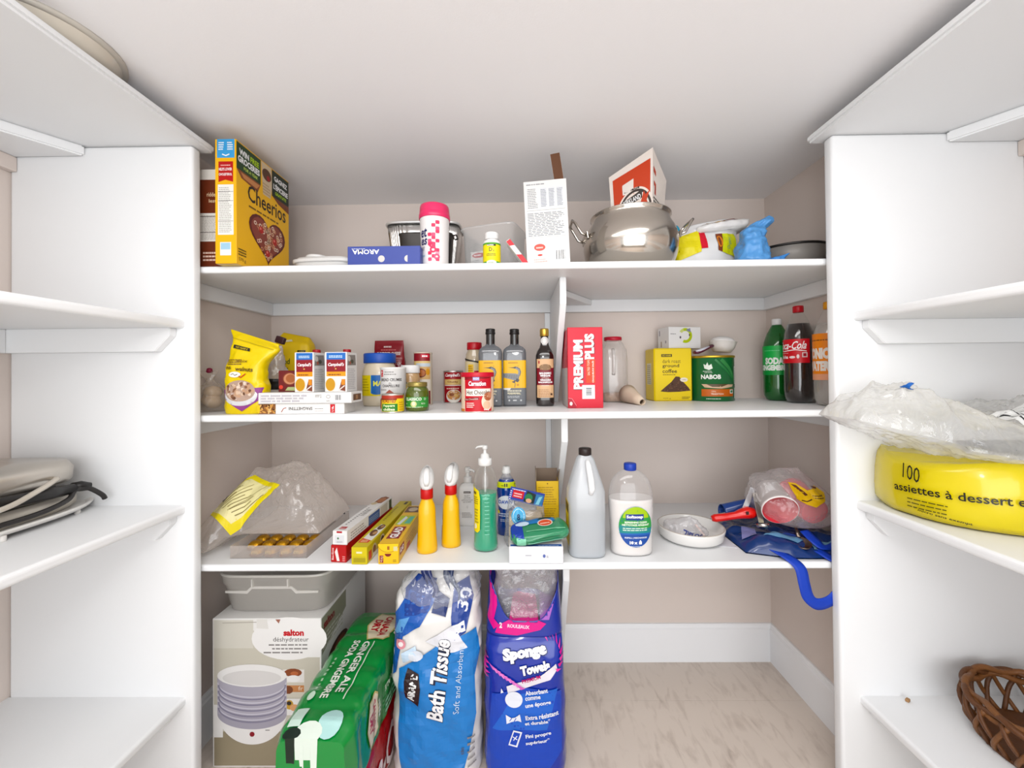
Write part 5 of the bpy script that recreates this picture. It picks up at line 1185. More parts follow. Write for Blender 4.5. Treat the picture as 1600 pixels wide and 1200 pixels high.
P.rect(-.024, .104, .026, .121, '#233a8a'); P.text('Softsoap', .001, .1125, w=.046, h=.011, c=W, bold=.04); P.text('REFRESHING CLEAN', .004, .098, w=.062, h=.0055, c='#f0f6e8', bold=.04); P.text('NETTOYAGE APAISANT', .004, .0905, w=.076, h=.0058, c='#f0f6e8', bold=.04); P.fine(-.032, .074, .04, .085, 2, '#d8ecd8', 3, .5); P.text('REFILL | RECHARGE', .004, .054, w=.062, h=.0055, c='#e8eef8', bold=.03); P.text('10 x', -.003, .041, w=.022, h=.009, c=W, bold=.06); P.poly([(.012, .0365), (.020, .0365), (.020, .044), (.0175, .0455), (.0175, .048), (.0145, .048), (.0145, .0455), (.012, .044)], W); P.fine(-.014, .03, .02, .033, 1, '#c8d4ec', 4); P.ring(.004, .085, .0475, .058, .0008, '#dfe6ea', 36)
P.build('label', t, drape(MB().lathe([(.0598, .006), (.0598, .06), (.0623, .11), (.0638, .15)], gs, 60, 1, .62, 2.4)), .006, h0=.0008)

t = thing('pie_dish', 'round white ceramic dish with straight sides', 'dish', (.531, 1.272, S3))
MB().lathe([(.070, 0), (.073, .001), (.088, .006), (.094, .012), (.0985, .036), (.0985, .039), (.096, .0405), (.0935, .039), (.0885, .014), (.07, .009), (.02, .008)], M('#f1efec', .12, coat=.5), 72).build('dish_body', t)
MB().tube([(.0955 * math.cos(a), .0955 * math.sin(a), .0405) for a in [2 * PI * k / 72 for k in range(72)]], .0011, M('#b8aca0', .3), 6, closed=True).build('rim_line', t, label='thin grey rim line')
t = thing('plastic_bag', 'small folded clear bag with blue print lying in the white dish', 'bag', (.508, 1.262, S3 + .010))
mb = soft([(0, .055, .045, 0, 0), (.012, .062, .05, 0, 0), (.028, .056, .044, 0, 0), (.042, .042, .03, -.006, 0), (.052, .026, .006, -.01, 0, .3)], film('#f4f2f5', .34, .10, .7, 40, .45), 2.4, 52, 28, .018, 26, 31, floor=0)
mb.build('bag_film', t)
P = Print(); P.text('ZIPLOC', .006, .022, w=.058, h=.013, c='#2c3c8c', rot=-12, bold=.03, shear=.2); P.line([(-.02, .016), (.04, .006)], .003, '#2c3c8c'); P.poly([(.02, .044), (.03, .042), (.052, .004), (.046, .002)], '#e8d8d4')
P.build('film_print', t, drape(mb), .004, h0=.0016)

# blue tote bag lying folded, its straps hanging, with tools and a bag of red cups on it
t = thing('tote_bag', 'folded shiny dark blue tote bag with straps hanging over the shelf edge', 'tote bag', (.80, 1.265, S3))
bl = M('#16346e', .22, bump=.15, scale=30, coat=.3)
def tote(top):
    def f(u, v):
        x = -.16 + .325 * u; y = -.125 + .27 * v
        e = max(0, 1 - abs(2 * u - 1) ** 5) ** .5 * max(0, 1 - abs(2 * v - 1) ** 4) ** .5
        z = .004 + (.030 + .018 * math.sin(u * 7) * math.sin(v * 5 + 1)) * e + ridge((x, y, .2), 9, 40) * .024 * e if top else .001
        cut = -.02 * math.sin(u * 3.1) + (.055 * max(0, .35 - u))
        return (x, y + cut * (1 - v), max(z, .0012) if top else .001)
    return f
mb = MB().grid(tote(True), 90, 70, bl).grid(tote(False), 20, 20, bl)
mb.build('bag_body', t)
pw = M('#8c94c8', .3)
P = Print(); P.poly([(-.145, -.06), (-.11, -.075), (-.085, -.02), (-.115, .0)], '#8a8cc0'); P.poly([(-.10, -.09), (-.02, -.115), (.01, -.095), (-.06, -.065)], '#6a9ac0'); P.poly([(.02, -.125), (.11, -.115), (.10, -.085), (.03, -.095)], '#7aa8c4'); P.poly([(-.04, -.075), (.02, -.1), (.03, -.09), (-.02, -.06)], '#2a4a9c')
P.build('print_panels', t, drape(mb, (0, 0, -1), (0, 0, 1), (1, 0, 0), (0, 1, 0)), .006, h0=.0015, dh=.0001)
# rolled stiff mouth of the bag
def mouth(u, v):
    a = -.4 + 4.2 * v
    x = -.150 + .12 * u
    return (x, .050 - .02 * u + .024 * math.cos(a) * (1 - .3 * u), .062 + .030 * u + .026 * math.sin(a) * (1 + .2 * u))
solid(MB().grid(mouth, 20, 26, M('#1f3f86', .18, coat=.5)).build('rolled_mouth', t), .0012)
sb = M('#173fb4', .5, bump=.1, scale=60)
def ribbon(pts, wv, name):
    """flat webbing through points; wv gives its width direction"""
    rows = [list(p) + list(w) for p, w in zip(pts, wv)]
    def f(u, v):
        q = interp(rows, v); return tuple(q[i] + q[3 + i] * (u - .5) for i in range(3))
    o = MB().grid(f, 4, 60, sb).build(name, t); solid(o, .0016); return o
a = .030
ribbon([(-.11, -.08, .026), (-.085, -.125, .016), (-.066, -.156, .006), (-.052, -.172, -.012), (-.046, -.177, -.05), (-.036, -.177, -.085), (-.012, -.176, -.104), (.024, -.172, -.098), (.056, -.168, -.072), (.078, -.170, -.038), (.062, -.170, -.006), (.042, -.150, .008), (.028, -.115, .018)],
       [(a, .006, 0), (a, .008, 0), (a, .006, .003), (a, 0, .003), (a, 0, .004), (.026, 0, .014), (.004, 0, .030), (-.012, 0, .027), (-.024, 0, .018), (-.028, 0, .0), (-a, 0, 0), (-a, 0, 0), (-a, 0, 0)], 'strap')
ribbon([(.03, -.07, .05), (.036, -.105, .034), (.05, -.118, .022), (.085, -.112, .024), (.12, -.10, .03), (.15, -.085, .034)], [(.026, .004, .004), (.03, .004, .002), (.02, .014, .006), (.006, .02, .012), (.004, .02, .012), (.004, .02, .012)], 'strap')
t = thing('paper_sheet', 'white paper sheet lying under the edge of the blue tote', 'paper', (.640, 1.225, S3))
MB().box(-.075, .10, -.03, .06, .0002, .0010, M('#eceaf0', .6), T=Matrix.Rotation(-.25, 4, 'Z')).build('sheet', t)

t = thing('kitchen_tool', 'bright red handled kitchen tool with a flat steel strip', 'kitchen tool', (.660, 1.250, S3 + .072), rot=(0, math.radians(-3), math.radians(-6)))
rd = M('#d82a1a', .28, coat=.4)
MB().tube([(-.070, 0, -.004), (-.060, 0, -.003), (-.03, 0, .0), (.0, 0, .004), (.016, 0, .008), (.034, 0, .012), (.050, 0, .010), (.058, 0, .004)], [.0085, .0125, .0115, .0115, .015, .019, .017, .010], rd, 18, .95).build('handle', t)
MB().box(.024, .032, -.0195, -.0175, .012, .021, M('#3a1410', .6)).build('rivet_slot', t)
MB().box(-.006, .010, -.003, -.0018, .0, .075, M('#c9c9cc', .25, .9), .0005, T=Matrix.Translation((.026, .006, .018)) @ Matrix.Rotation(math.radians(24), 4, 'Y')).build('steel_strip', t)
t = thing('measuring_spoon', 'steel measuring spoon standing beside the red cups bag', 'spoon', (.716, 1.205, S3 + .050), rot=(math.radians(-24), math.radians(2), 0))
ss = M('#b8b4b0', .2, 1.0)
MB().box(-.008, .008, -.001, .001, .018, .105, ss, .0006).build('handle', t)
MB().lathe([(.001, 0), (.012, .002), (.017, .008), (.0185, .015), (.0175, .015), (.011, .004), (.001, .002)], ss, 28, T=Matrix.Translation((0, -.004, 0))).build('bowl', t)
t = thing('serving_spoon', 'dark metal spoon bowl resting on the front of the blue tote', 'spoon', (.795, 1.155, S3 + .030), rot=(math.radians(12), 0, math.radians(-20)))
MB().lathe([(.001, -.010), (.012, -.009), (.020, -.004), (.0235, .003), (.0225, .003), (.018, -.002), (.001, -.007)], M('#6a5f58', .22, .9), 32, 1, 1.25).build('bowl', t)
MB().tube([(0, .026, .002), (0, .05, .010), (0, .09, .016)], [.006, .004, .005], M('#6a5f58', .22, .9), 12, .5).build('handle', t)

# red cups in a clear bag with a yellow label
red = M('#d8434e', .3); wcup = M('#efe6e4', .35)
def cup(loc, rot, lab, k, outer):
    t = thing('plastic_cup', lab, 'cup', loc, rot=rot)
    T = Matrix.Scale(k, 4)
    MB().lathe([(.028, 0), (.030, .001), (.040, .080), (.0425, .082), (.0425, .086), (.0405, .087)], outer, 48, T=T, caps=(True, False)).build('cup_wall', t)
    MB().lathe([(.0405, .087), (.039, .083), (.029, .004), (.01, .003)], red, 48, T=T, caps=(False, True)).build('cup_inside', t, label='red inside')
    MB().lathe([(.030, -.0005), (.0275, -.0025), (.0255, -.0005)], outer, 40, T=T, caps=(False, False)).build('foot_ring', t)
cup((.778, 1.275, S3 + .150), (math.radians(112), 0, math.radians(-14)), 'white cup with a red inside, mouth forward in the clear bag', 1.15, wcup)
cup((.862, 1.195, S3 + .105), (math.radians(-78), math.radians(6), 0), 'red plastic cup lying bottom forward in the clear bag', 1.25, red)
t = thing('plastic_bag', 'clear bag with a yellow label holding the red cups', 'bag', (.838, 1.262, S3 + .052))
mb = soft([(0, .070, .06, .02, 0), (.02, .100, .088, .006, 0), (.06, .118, .092, -.004, 0), (.10, .104, .084, -.018, 0), (.135, .078, .06, -.030, 0), (.152, .050, .024, -.022, 0), (.166, .03, .004, -.006, 0)], film('#f4eeee', .16, .08, .7, 26, .5), 2.4, 64, 44, .016, 15, 19)
mb.build('bag_film', t)
P = Print(); P.poly([(-.050, .138), (-.030, .136), (-.004, .118), (.030, .126), (.052, .108), (.040, .088), (.012, .072), (-.012, .080), (-.044, .098)], '#d8ae22'); P.poly([(-.044, .134), (-.03, .131), (-.005, .106), (-.012, .102)], '#5a2c1c'); P.fine(.008, .096, .04, .108, 2, '#4a2c14', 3, .4); P.line([(-.026, .092), (-.01, .088), (.004, .094)], .003, '#4a2c14'); P.poly([(.012, .128), (.034, .122), (.03, .118), (.016, .122)], '#5a2c2c')
P.build('yellow_label', t, drape(mb), .005, h0=.002, dh=.0001, label='torn yellow label')
# ---------------------------------------------------------------- on the floor
t = thing('appliance_box', 'big white appliance box with a bowl pictured under the plastic tub', 'box', (-.742, 1.340, 0), 0)
w, d, h = .318, .335, .428
def bowl_pic(P, cx, cy, k):
    P.ell(cx, cy - .005 * k, .119 * k, .118 * k, '#f1efed', 30, a0=PI, a1=2 * PI)
    P.ell(cx, cy - .02 * k, .118 * k, .052 * k, '#a9a5b2', 30, a0=PI, a1=2 * PI); P.rect(cx - .118 * k, cy - .021 * k, cx + .118 * k, cy + .10 * k, '#b2aeba')
    for q in range(5):
        y = cy + (.085 - q * .019) * k
        P.ring(cx, y, .118 * k, .052 * k, .004 * k, '#cfccd8', 24, a0=PI, a1=2 * PI); P.ring(cx, y - .008 * k, .116 * k, .052 * k, .005 * k, '#8a869a', 24, a0=PI, a1=2 * PI)
    P.ell(cx, cy + .108 * k, .118 * k, .038 * k, '#f1efed', 32); P.ell(cx, cy + .100 * k, .100 * k, .026 * k, '#dedbd9', 28); P.ell(cx, cy - .088 * k, .0085 * k, .0085 * k, '#8a1c28', 14); P.rect(cx + .045 * k, cy - .076 * k, cx + .06 * k, cy - .073 * k, '#9a9694')
def f(P, w, h):
    P.rect(.004, .004, w - .004, h * .24, '#9a8f78'); P.poly([(.004, h * .24), (w - .004, h * .24), (w - .004, h * .8), (.004, h - .004)], '#cdc8ba'); P.rect(.004, h * .8, .12, h - .004, '#d9d5ca')
    P.rect(.004, h * .2, .03, h * .42, '#f3f1ee')
    P.ell(.225, h - .058, .110, .062, '#f4f2f0', 30); P.rect(.19, h - .112, w - .002, h - .002, '#f4f2f0'); P.poly([(.13, h - .002), (.16, h - .002), (.165, h - .03), (.13, h - .028)], '#e6e3de')
    P.text('salton', .238, h - .041, w=.060, h=.019, c='#c4202c', bold=.05); P.text('déshydrateur', .230, h - .062, w=.104, h=.017, c='#4a4644'); P.fine(.165, h - .078, .285, h - .070, 1, '#8a8684', 3, .5); P.fine(.175, h - .089, .285, h - .081, 1, '#8a8684', 4, .5); P.fine(.150, h - .100, .285, h - .092, 1, '#8a8684', 5, .5)
    P.rect(.205, h * .47, .27, h * .66, '#d8d2c4'); P.rect(.206, h * .57, .268, h * .655, '#f0ece8'); P.ell(.236, h * .635, .026, .012, '#8a4a2c', 14); P.ell(.24, h * .63, .012, .006, '#b86a44', 10); P.ell(.237, h * .595, .02, .010, '#f6f4f2', 14); P.rect(.206, h * .505, .268, h * .55, '#c88a5a'); P.ell(.222, h * .52, .014, .012, '#7a4428', 10); P.text('fr', .258, h * .53, w=.014, h=.012, c='#f4e8d8')
    P.rect(.208, h * .35, .262, h * .46, '#f1efec'); P.ell(.225, h * .42, .012, .014, '#c8a04a', 12); P.ell(.224, h * .43, .007, .006, '#2c2420', 10); P.ell(.24, h * .40, .014, .010, '#e0a87a', 12)
    P.line([(.03, h - .012), (.13, h - .010)], .002, '#b8b2a8'); P.poly([(.185, h - .002), (.20, h - .002), (.195, h - .014)], '#a06a5a')
    bowl_pic(P, .116, h * .40, .86)
def g(P, w, h):
    P.poly([(.004, h - .11), (w * .5, h - .06), (w * .5, h - .004), (.004, h - .004)], '#9a9a86'); P.text('salton', .05, h - .03, w=.07, h=.026, c='#7a1c24', bold=.05, rot=0); P.fine(.01, h - .1, .15, h - .05, 4, '#d0ccc0', 3)
    P.ell(.11, h - .15, .07, .03, '#4a2418', 20); P.ell(.12, h - .145, .04, .015, '#8a4a30', 14); P.ell(.05, h - .18, .03, .016, '#f4f0ea', 14)
carton(t, w, d, h, M('#efedea', .5), {'front': f, 'right': g})

t = thing('storage_tub', 'frosted plastic tub standing on the appliance box', 'storage tub', (-.738, 1.350, .4288), 0)
tb = film('#e9e4dd', .42, .25, 0, edge=.4)
MB().lathe([(.145, 0), (.152, .004), (.166, .082), (.170, .086), (.1725, .112), (.1745, .116), (.1715, .118)], tb, 64, 1, .96, 7, caps=(True, False)).build('tub_wall', t)
MB().prism([(-.060, .083), (.060, .083), (.075, .070), (.138, .070), (.138, .064), (.072, .062), (.058, .076), (-.058, .076), (-.072, .062), (-.138, .064), (-.138, .070), (-.075, .070)], -.1605, -.1570, film('#f4f1ec', .6, .25, 0, edge=.3), 'y').build('latch_ridge', t)
for x in (-.053, .053): MB().box(x - .002, x + .002, -.170, -.160, .084, .108, film('#f4f1ec', .6, .25, 0, edge=.3), .0006).build('rib', t)
MB().tube([(.172 * math.copysign(abs(math.cos(a)) ** (2 / 7), math.cos(a)), .165 * math.copysign(abs(math.sin(a)) ** (2 / 7), math.sin(a)), .115) for a in [2 * PI * (k + .5) / 90 for k in range(90)]], .0038, film('#f1eee8', .6, .25, 0, edge=.3), 8, closed=True).build('rim', t)

# two shrink-wrapped twelve-packs of cans, one on the other
def pack(z, lab, mat, fn_top, fn_side, loc, rz, w=.168, d=.46, h=.172):
    t = thing('soda_pack', lab, 'soda pack', (loc[0], loc[1], z), rz)
    mb = MB()
    def f(u, v):
        a = 2 * PI * u; c, s = math.cos(a), math.sin(a)
        X = w / 2 * math.copysign(abs(c) ** .28, c); Z = h / 2 + h / 2 * math.copysign(abs(s) ** .28, s)
        Y = -d / 2 + d * v
        e = 1 - .10 * max(0, abs(2 * v - 1) - .86) / .14
        b = .0035 * abs(math.sin(v * PI * 6.5)) + ridge((X, Y, Z), 11, 3) * .0055
        return (X * e + c * b, Y, max(.0008, h / 2 + (Z - h / 2) * e + s * b * (1 if s > 0 else .1)))
    mb.grid(f, 72, 60, mat, cu=True)
    for v in (0, 1):
        pts = [f(k / 72, v) for k in range(72)]
        mb.add(pts, [list(range(72))], mat)
    mb.build('shrink_wrap', t)
    P = Print(.3); fn_top(P, w, d); P.build('top_print', t, drape(mb, (0, 0, -1), (0, -d / 2, 1), (1, 0, 0), (0, 1, 0)), .008, h0=.0022, dh=.0001)
    P = Print(.3); fn_side(P, d, h); P.build('side_print', t, drape(mb, (-1, 0, 0), (1, -d / 2, 0), (0, 1, 0), (0, 0, 1)), .008, h0=.0022, dh=.0001)
    return t
def shield(P, cx, cy, s, rot, cream='#efe2c4', txt=('CANADA', 'DRY'), c='#b8202c'):
    a = math.radians(rot); R_ = lambda x, y: (cx + s * (x * math.cos(a) - y * math.sin(a)), cy + s * (x * math.sin(a) + y * math.cos(a)))
    out = [(-1, .35), (-.8, .55), (-.5, .5), (0, .62), (.5, .5), (.8, .55), (1, .35), (.92, 0), (1, -.35), (.6, -.5), (0, -.68), (-.6, -.5), (-1, -.35), (-.92, 0)]
    P.poly([R_(x * 1.08, y * 1.1) for x, y in out], '#c8b878'); P.poly([R_(x, y) for x, y in out], cream)
    x, y = R_(0, .17); P.text(txt[0], x, y, w=1.62 * s, h=.38 * s, c=c, rot=rot, bold=.05)
    x, y = R_(0, -.28); P.text(txt[1], x, y, w=.9 * s, h=.38 * s, c=c, rot=rot, bold=.05)
    for k in range(5): x, y = R_(-.36 + k * .18, .82 + .1 * (1 - abs(k - 2) / 2)); P.line([R_(-.36 + k * .18, .66), (x, y)], .13 * s, '#e9e6da')
def gt(P, w, d):
    shield(P, .030, d - .085, .062, -90)
    P.text('GINGER ALE', .012, d - .255, w=.19, h=.020, c='#e9f0e4', rot=-90, bold=.03); P.text('SODA GINGEMBRE', -.018, d - .262, w=.21, h=.020, c='#e9f0e4', rot=-90, bold=.03); P.line([(.032, d - .16), (.032, d - .37)], .003, '#d8e8d4')
    P.fine(-.052, d - .34, -.046, d - .22, 8, '#b8d8b8', 4); P.ell(-.05, d - .36, .008, .014, '#d0e8d4', 12); P.poly([(-.062, d - .44), (-.035, d - .44), (-.035, d - .395), (-.062, d - .395)], '#cfe6da'); P.ell(.03, d - .43, .026, .03, '#b8e0dc', 16); P.ell(-.01, d - .45, .03, .02, '#e4efe4', 14); P.ell(-.045, d - .452, .02, .01, '#12241a', 10)
def gs_(P, d, h): shield(P, .13, h * .56, .052, -90); P.text('GINGER ALE', .28, h * .62, w=.13, h=.016, c='#d8e8d4', rot=180, bold=.03); P.fine(.22, .04, .36, .08, 3, '#8ac0a0', 3)
def rt(P, w, d): P.fine(-.05, .05, .05, .4, 8, '#e8b0b4', 3)
def rs(P, d, h): P.text('Coca-Cola', .25, h * .5, w=.34, h=.10, c='#f2e4e4', rot=0, shear=.4, bold=.02); P.line([(.06, .03), (.2, .04), (.42, .03)], .004, '#f2e4e4')
pack(0.0, 'red cola twelve-pack under the green ginger ale pack', M('#b01624', .22, coat=.3), rt, rs, (-.470, 1.085), -2)
pack(.1775, 'green ginger ale twelve-pack with cream shields on top of the red one', M('#128a3e', .2, coat=.4), gt, gs_, (-.462, 1.110), 0)

# bath tissue and paper towel packs
t = thing('bath_tissue_pack', 'tall blue and white bath tissue bag with a loose clear top', 'tissue pack', (-.243, 1.190, 0), 2)
wt = M('#e9e6e3', .3, bump=.12, scale=20)
rows = [(0, .114, .075, 0, 0), (.05, .122, .085, 0, 0), (.20, .124, .088, .0, 0), (.33, .124, .084, 0, 0), (.43, .122, .074, 0, 0), (.49, .118, .060, .0, .01), (.54, .092, .042, .005, .02), (.572, .076, .03, .012, .03)]
mb = soft(rows, wt, 3.4, 84, 64, .014, 11, 23, floor=0)
mb.build('bag_body', t)
P = Print(.25)
B1, B2 = '#2f7cc4', '#1f3f8c'
P.poly([(-.085, 0), (.060, 0), (.092, .10), (.112, .20), (.108, .30), (.122, .36), (.112, .425), (.02, .395), (-.098, .325), (-.10, .12)], B1)
P.poly([(-.128, .40), (-.118, .30), (-.108, .31), (-.112, .395), (-.04, .44), (.0, .50), (-.075, .52), (-.115, .46)], '#2a5cae'); P.poly([(-.085, .46), (-.02, .47), (.0, .545), (-.055, .556), (-.09, .52)], B2); P.text('30 = 380', -.045, .527, w=.075, h=.018, c='#d8dcec', rot=-18, bold=.02); P.poly([(-.12, .40), (-.09, .42), (-.07, .46), (-.10, .45)], '#6aa4dc')
P.poly([(.05, .40), (.085, .42), (.105, .50), (.09, .545), (.05, .53), (.045, .46)], B2); P.text('30', .080, .498, w=.050, h=.034, c='#e9ecf4', rot=72, bold=.02); P.poly([(.045, .41), (.085, .425), (.08, .45), (.05, .44)], '#eef0f4'); P.poly([(-.025, .40), (.05, .44), (.09, .38), (.04, .37)], '#e4e4ea'); P.poly([(-.01, .47), (.03, .46), (.04, .50), (.0, .52)], '#28386c')
P.text('Bath Tissue', .014, .300, w=.215, h=.047, c='#141c38', rot=84, bold=.09, shear=.2, L=30); P.text('Bath Tissue', .012, .301, w=.212, h=.045, c='#f4f4f6', rot=84, bold=.03, shear=.2, L=33); P.h = 40
P.text('Soft and Absorbent', .066, .300, w=.17, h=.015, c='#c8dcf0', rot=85); P.poly([(-.078, .255), (-.042, .235), (-.036, .285), (-.042, .318), (-.072, .332), (-.082, .298)], '#2c1c1c'); P.text('AIRAND', -.058, .284, w=.070, h=.020, c='#f0f0f0', rot=80, bold=.05)
P.ell(-.092, .392, .014, .012, '#d8909a', 14); P.ell(-.092, .392, .007, .006, '#f0e6e6', 10); P.poly([(-.085, .345), (-.045, .37), (-.052, .39), (-.09, .37)], '#c8dcf0'); P.ell(-.05, .365, .02, .014, '#dfe4ee', 14)
P.fine(.088, .06, .110, .16, 5, '#8a8684', 4, .3); P.text('630', .075, .11, w=.02, h=.008, c='#5a5654', rot=85)
P.build('bag_print', t, drape(mb), .008, h0=.003, dh=.00005)
mb = soft([(.43, .10, .05, .0, 0), (.50, .112, .055, .006, 0), (.55, .10, .045, .014, .01), (.585, .07, .02, .024, .02)], film('#f2f4f8', .14, .08, .8, 26, .45), 2.6, 64, 30, .022, 17, 29)
mb.build('loose_clear_top', t)
for k, (x, z) in enumerate(((-.02, .56), (.045, .565))):
    MB().grid(lambda u, v, x=x, z=z, k=k: (x + .03 * (u - .5) + .012 * math.sin(v * 5 + k), -.045 + .02 * v + .006 * math.sin(u * 6), z - .07 + .10 * v * .9), 12, 14, M(('#1c2c6a', '#22345f')[k], .2, coat=.4)).build('torn_strip', t)

t = thing('paper_towel_pack', 'deep blue paper towel pack with a pink band and open clear top', 'paper towel pack', (.008, 1.205, 0), -1)
bt = M('#16309e', .18, bump=.08, scale=18, coat=.4)
rows = [(0, .106, .085, 0, 0), (.04, .115, .092, 0, 0), (.20, .116, .094, 0, 0), (.32, .114, .090, 0, 0), (.375, .112, .078, 0, 0), (.40, .110, .066, 0, .004), (.412, .108, .06, 0, .006)]
mb = soft(rows, bt, 4.4, 84, 56, .006, 9, 37, floor=0)
mb.build('bag_body', t)
P = Print(.22)
P.poly([(-.115, .0), (.02, .0), (.10, .10), (.10, .26), (.0, .275), (-.09, .255)], '#1f46b4'); P.poly([(-.09, .16), (.06, .16), (.09, .27), (-.03, .255)], '#2a64c8')
P.poly([(-.050, .278), (.052, .308), (.086, .334), (.090, .320), (.070, .296), (-.046, .258)], '#e9e4ec'); P.text('PREMIUM', .018, .297, w=.052, h=.010, c='#b81c6a', rot=15, bold=.03)
P.text('Sponge', .002, .360, w=.125, h=.040, c='#0c1a5c', rot=8, bold=.12, L=20); P.text('Sponge', .001, .361, w=.122, h=.037, c='#f2f2f8', rot=8, bold=.07, L=23); P.text('Towels', .030, .325, w=.085, h=.026, c='#0c1a5c', rot=11, bold=.11, L=20); P.text('Towels', .029, .326, w=.082, h=.024, c='#f2f2f8', rot=11, bold=.06, L=23); P.h = 28
for k in range(9):
    a = 1.9 - k * .36; x, y = .070 + .026 * math.cos(a), .357 + .040 * math.sin(a)
    P.poly([(x, y), (x + .016 * math.cos(a + .7), y + .018 * math.sin(a + .7)), (x + .004, y - .009)], ('#e84aa8', '#d02c92')[k % 2])
    x, y = -.086 + .0105 * k * .9, .318 - .006 * k
    P.poly([(x, y), (x - .012, y + .014), (x + .012, y + .004)], ('#d46ac0', '#e88ad0')[k % 2])
for k in range(5): P.poly([(-.112, .29 + .012 * k), (-.098 + .004 * (k % 2), .296 + .012 * k), (-.112, .302 + .012 * k)], '#d83ca0')
P.poly([(-.066, .262), (-.058, .264), (-.064, .275)], '#e9ecf8')
Q = Print(.22)
Q.ell(-.030, .137, .024, .0215, '#e9ecf6', 24); Q.text('Absorbant', .032, .158, w=.062, h=.012, c='#e9ecf6', rot=8, bold=.03); Q.text('comme', .022, .1415, w=.042, h=.009, c='#e9ecf6', rot=8, bold=.03); Q.text('une éponge', .036, .125, w=.070, h=.013, c='#e9ecf6', rot=8, bold=.03)
Q.poly([(-.052, .098), (-.046, .094), (-.038, .090), (-.022, .092), (-.014, .100), (-.010, .078), (-.020, .082), (-.036, .080), (-.050, .074)], '#e9ecf6'); Q.line([(-.042, .082), (-.036, .090)], .002, '#1f46b4'); Q.line([(-.03, .081), (-.024, .090)], .002, '#1f46b4'); Q.text('Extra résistant', .046, .096, w=.090, h=.013, c='#e9ecf6', rot=8, bold=.03); Q.text('et durable*', .034, .078, w=.070, h=.011, c='#e9ecf6', rot=8, bold=.03)
Q.poly([(-.046, .016), (-.022, .010), (-.008, .050), (-.032, .056)], '#e9ecf6'); Q.poly([(-.042, .019), (-.025, .0145), (-.013, .047), (-.030, .051)], '#1f46b4'); Q.line([(-.032, .028), (-.022, .04)], .0025, '#e9ecf6'); Q.line([(-.034, .038), (-.022, .030)], .0025, '#e9ecf6'); Q.text('Fini propre', .036, .042, w=.070, h=.012, c='#e9ecf6', rot=8, bold=.03); Q.text('supérieur*', .034, .024, w=.066, h=.012, c='#e9ecf6', rot=8, bold=.03)
for vs_, fs_, mt_, ly_ in Q.it: P._add([(x, y + .106 - .0 * y) for x, y in vs_], fs_, mt_, 28 + ly_)
P.build('bag_print', t, drape(mb), .008, h0=.002, dh=.00005)
# torn pink and blue neck round the clear film
def neck(u, v):
    a = 2 * PI * u; c, s = math.cos(a), math.sin(a)
    top = .445 + .135 * max(0, -c) ** 2 + .115 * max(0, c) ** 3 + .004 * max(0, -s) + .014 * math.sin(5 * a)
    z = .395 + (top - .395) * v
    k = 1 - .10 * v
    return (.111 * k * math.copysign(abs(c) ** .45, c), .004 + .072 * k * math.copysign(abs(s) ** .5, s), z + .0)
nm = MB().grid(neck, 120, 14, M('#1a2f96', .2, coat=.3), cu=True)
nk = nm.build('torn_neck', t); solid(nk, .0008)
P = Print(.25); P.poly([(-.082, .405), (-.02, .400), (.045, .414), (.062, .430), (.03, .442), (-.02, .45), (-.05, .437), (-.075, .425)], '#d81c88'); P.line([(-.113, .575), (-.088, .535), (-.086, .48), (-.095, .44), (-.078, .42)], .020, '#d81c88'); P.text('ROULEAUX', -.016, .4225, w=.062, h=.009, c='#f6d8ec', rot=-4, bold=.03); P.text('2', -.066, .426, w=.008, h=.015, c='#f6e4f0', bold=.04); P.poly([(.045, .44), (.07, .44), (.085, .487), (.062, .49)], '#a86ac4')
P.build('neck_print', nk, drape(nm), .006, h0=.0018)
mb = soft([(.40, .092, .05, 0, .01), (.46, .094, .052, 0, .012), (.53, .092, .05, .004, .012), (.585, .096, .044, .006, .014)], film('#f5f3f6', .24, .08, .9, 30, .5), 3, 64, 40, .018, 17, 41)
mb.build('clear_film_top', t)

# ---------------------------------------------------------------- things on the side shelves
t = thing('electric_griddle', 'steel lidded electric griddle with a black cord on a white footed tray', 'griddle', (-1.235, .858, .792))
wtr = M('#e9e6e2', .35)
def se(r, k, p=3.2): return lambda a: (r * math.copysign(abs(math.cos(a)) ** (2 / p), math.cos(a)), k * math.copysign(abs(math.sin(a)) ** (2 / p), math.sin(a)))
def slab(rows, mat, name, parent, p=3.2, cap=True):
    mb = MB(); n = 72
    vs = []; fs = []
    for a_, b_, z in rows:
        g_ = se(a_, b_, p)
        for k in range(n): x, y = g_(2 * PI * k / n); vs.append((x, y, z))
    for j in range(len(rows) - 1):
        for k in range(n): fs.append([j * n + k, j * n + (k + 1) % n, (j + 1) * n + (k + 1) % n, (j + 1) * n + k])
    mb.add(vs, fs, mat, True)
    if cap: mb.add(vs[-n:], [list(range(n))], mat); mb.add(vs[:n], [list(range(n))[::-1]], mat)
    return mb.build(name, parent)
slab([(.135, .215, .010), (.150, .232, .012), (.156, .238, .018), (.156, .238, .023), (.150, .232, .023), (.142, .224, .016)], wtr, 'tray', t, 2.6)
for x, y in ((.118, -.145), (.147, -.02), (-.118, -.145), (.118, .15), (-.118, .15)):
    MB().lathe([(.0055, 0), (.006, .001), (.006, .013)], wtr, 16, T=Matrix.Translation((x, y, 0))).build('foot', t)
slab([(.118, .19, .0165), (.128, .20, .026), (.128, .20, .040), (.118, .19, .052)], M('#d9d2c6', .3, .2), 'base_body', t, 3)
slab([(.10, .165, .052), (.10, .165, .084)], M('#2a2624', .4), 'hot_plate', t, 3)
sl = M('#b8b2aa', .28, .85)
slab([(.112, .160, .084), (.126, .172, .086), (.129, .174, .092), (.131, .176, .120), (.121, .166, .138), (.06, .09, .144)], sl, 'lid', t, 4)
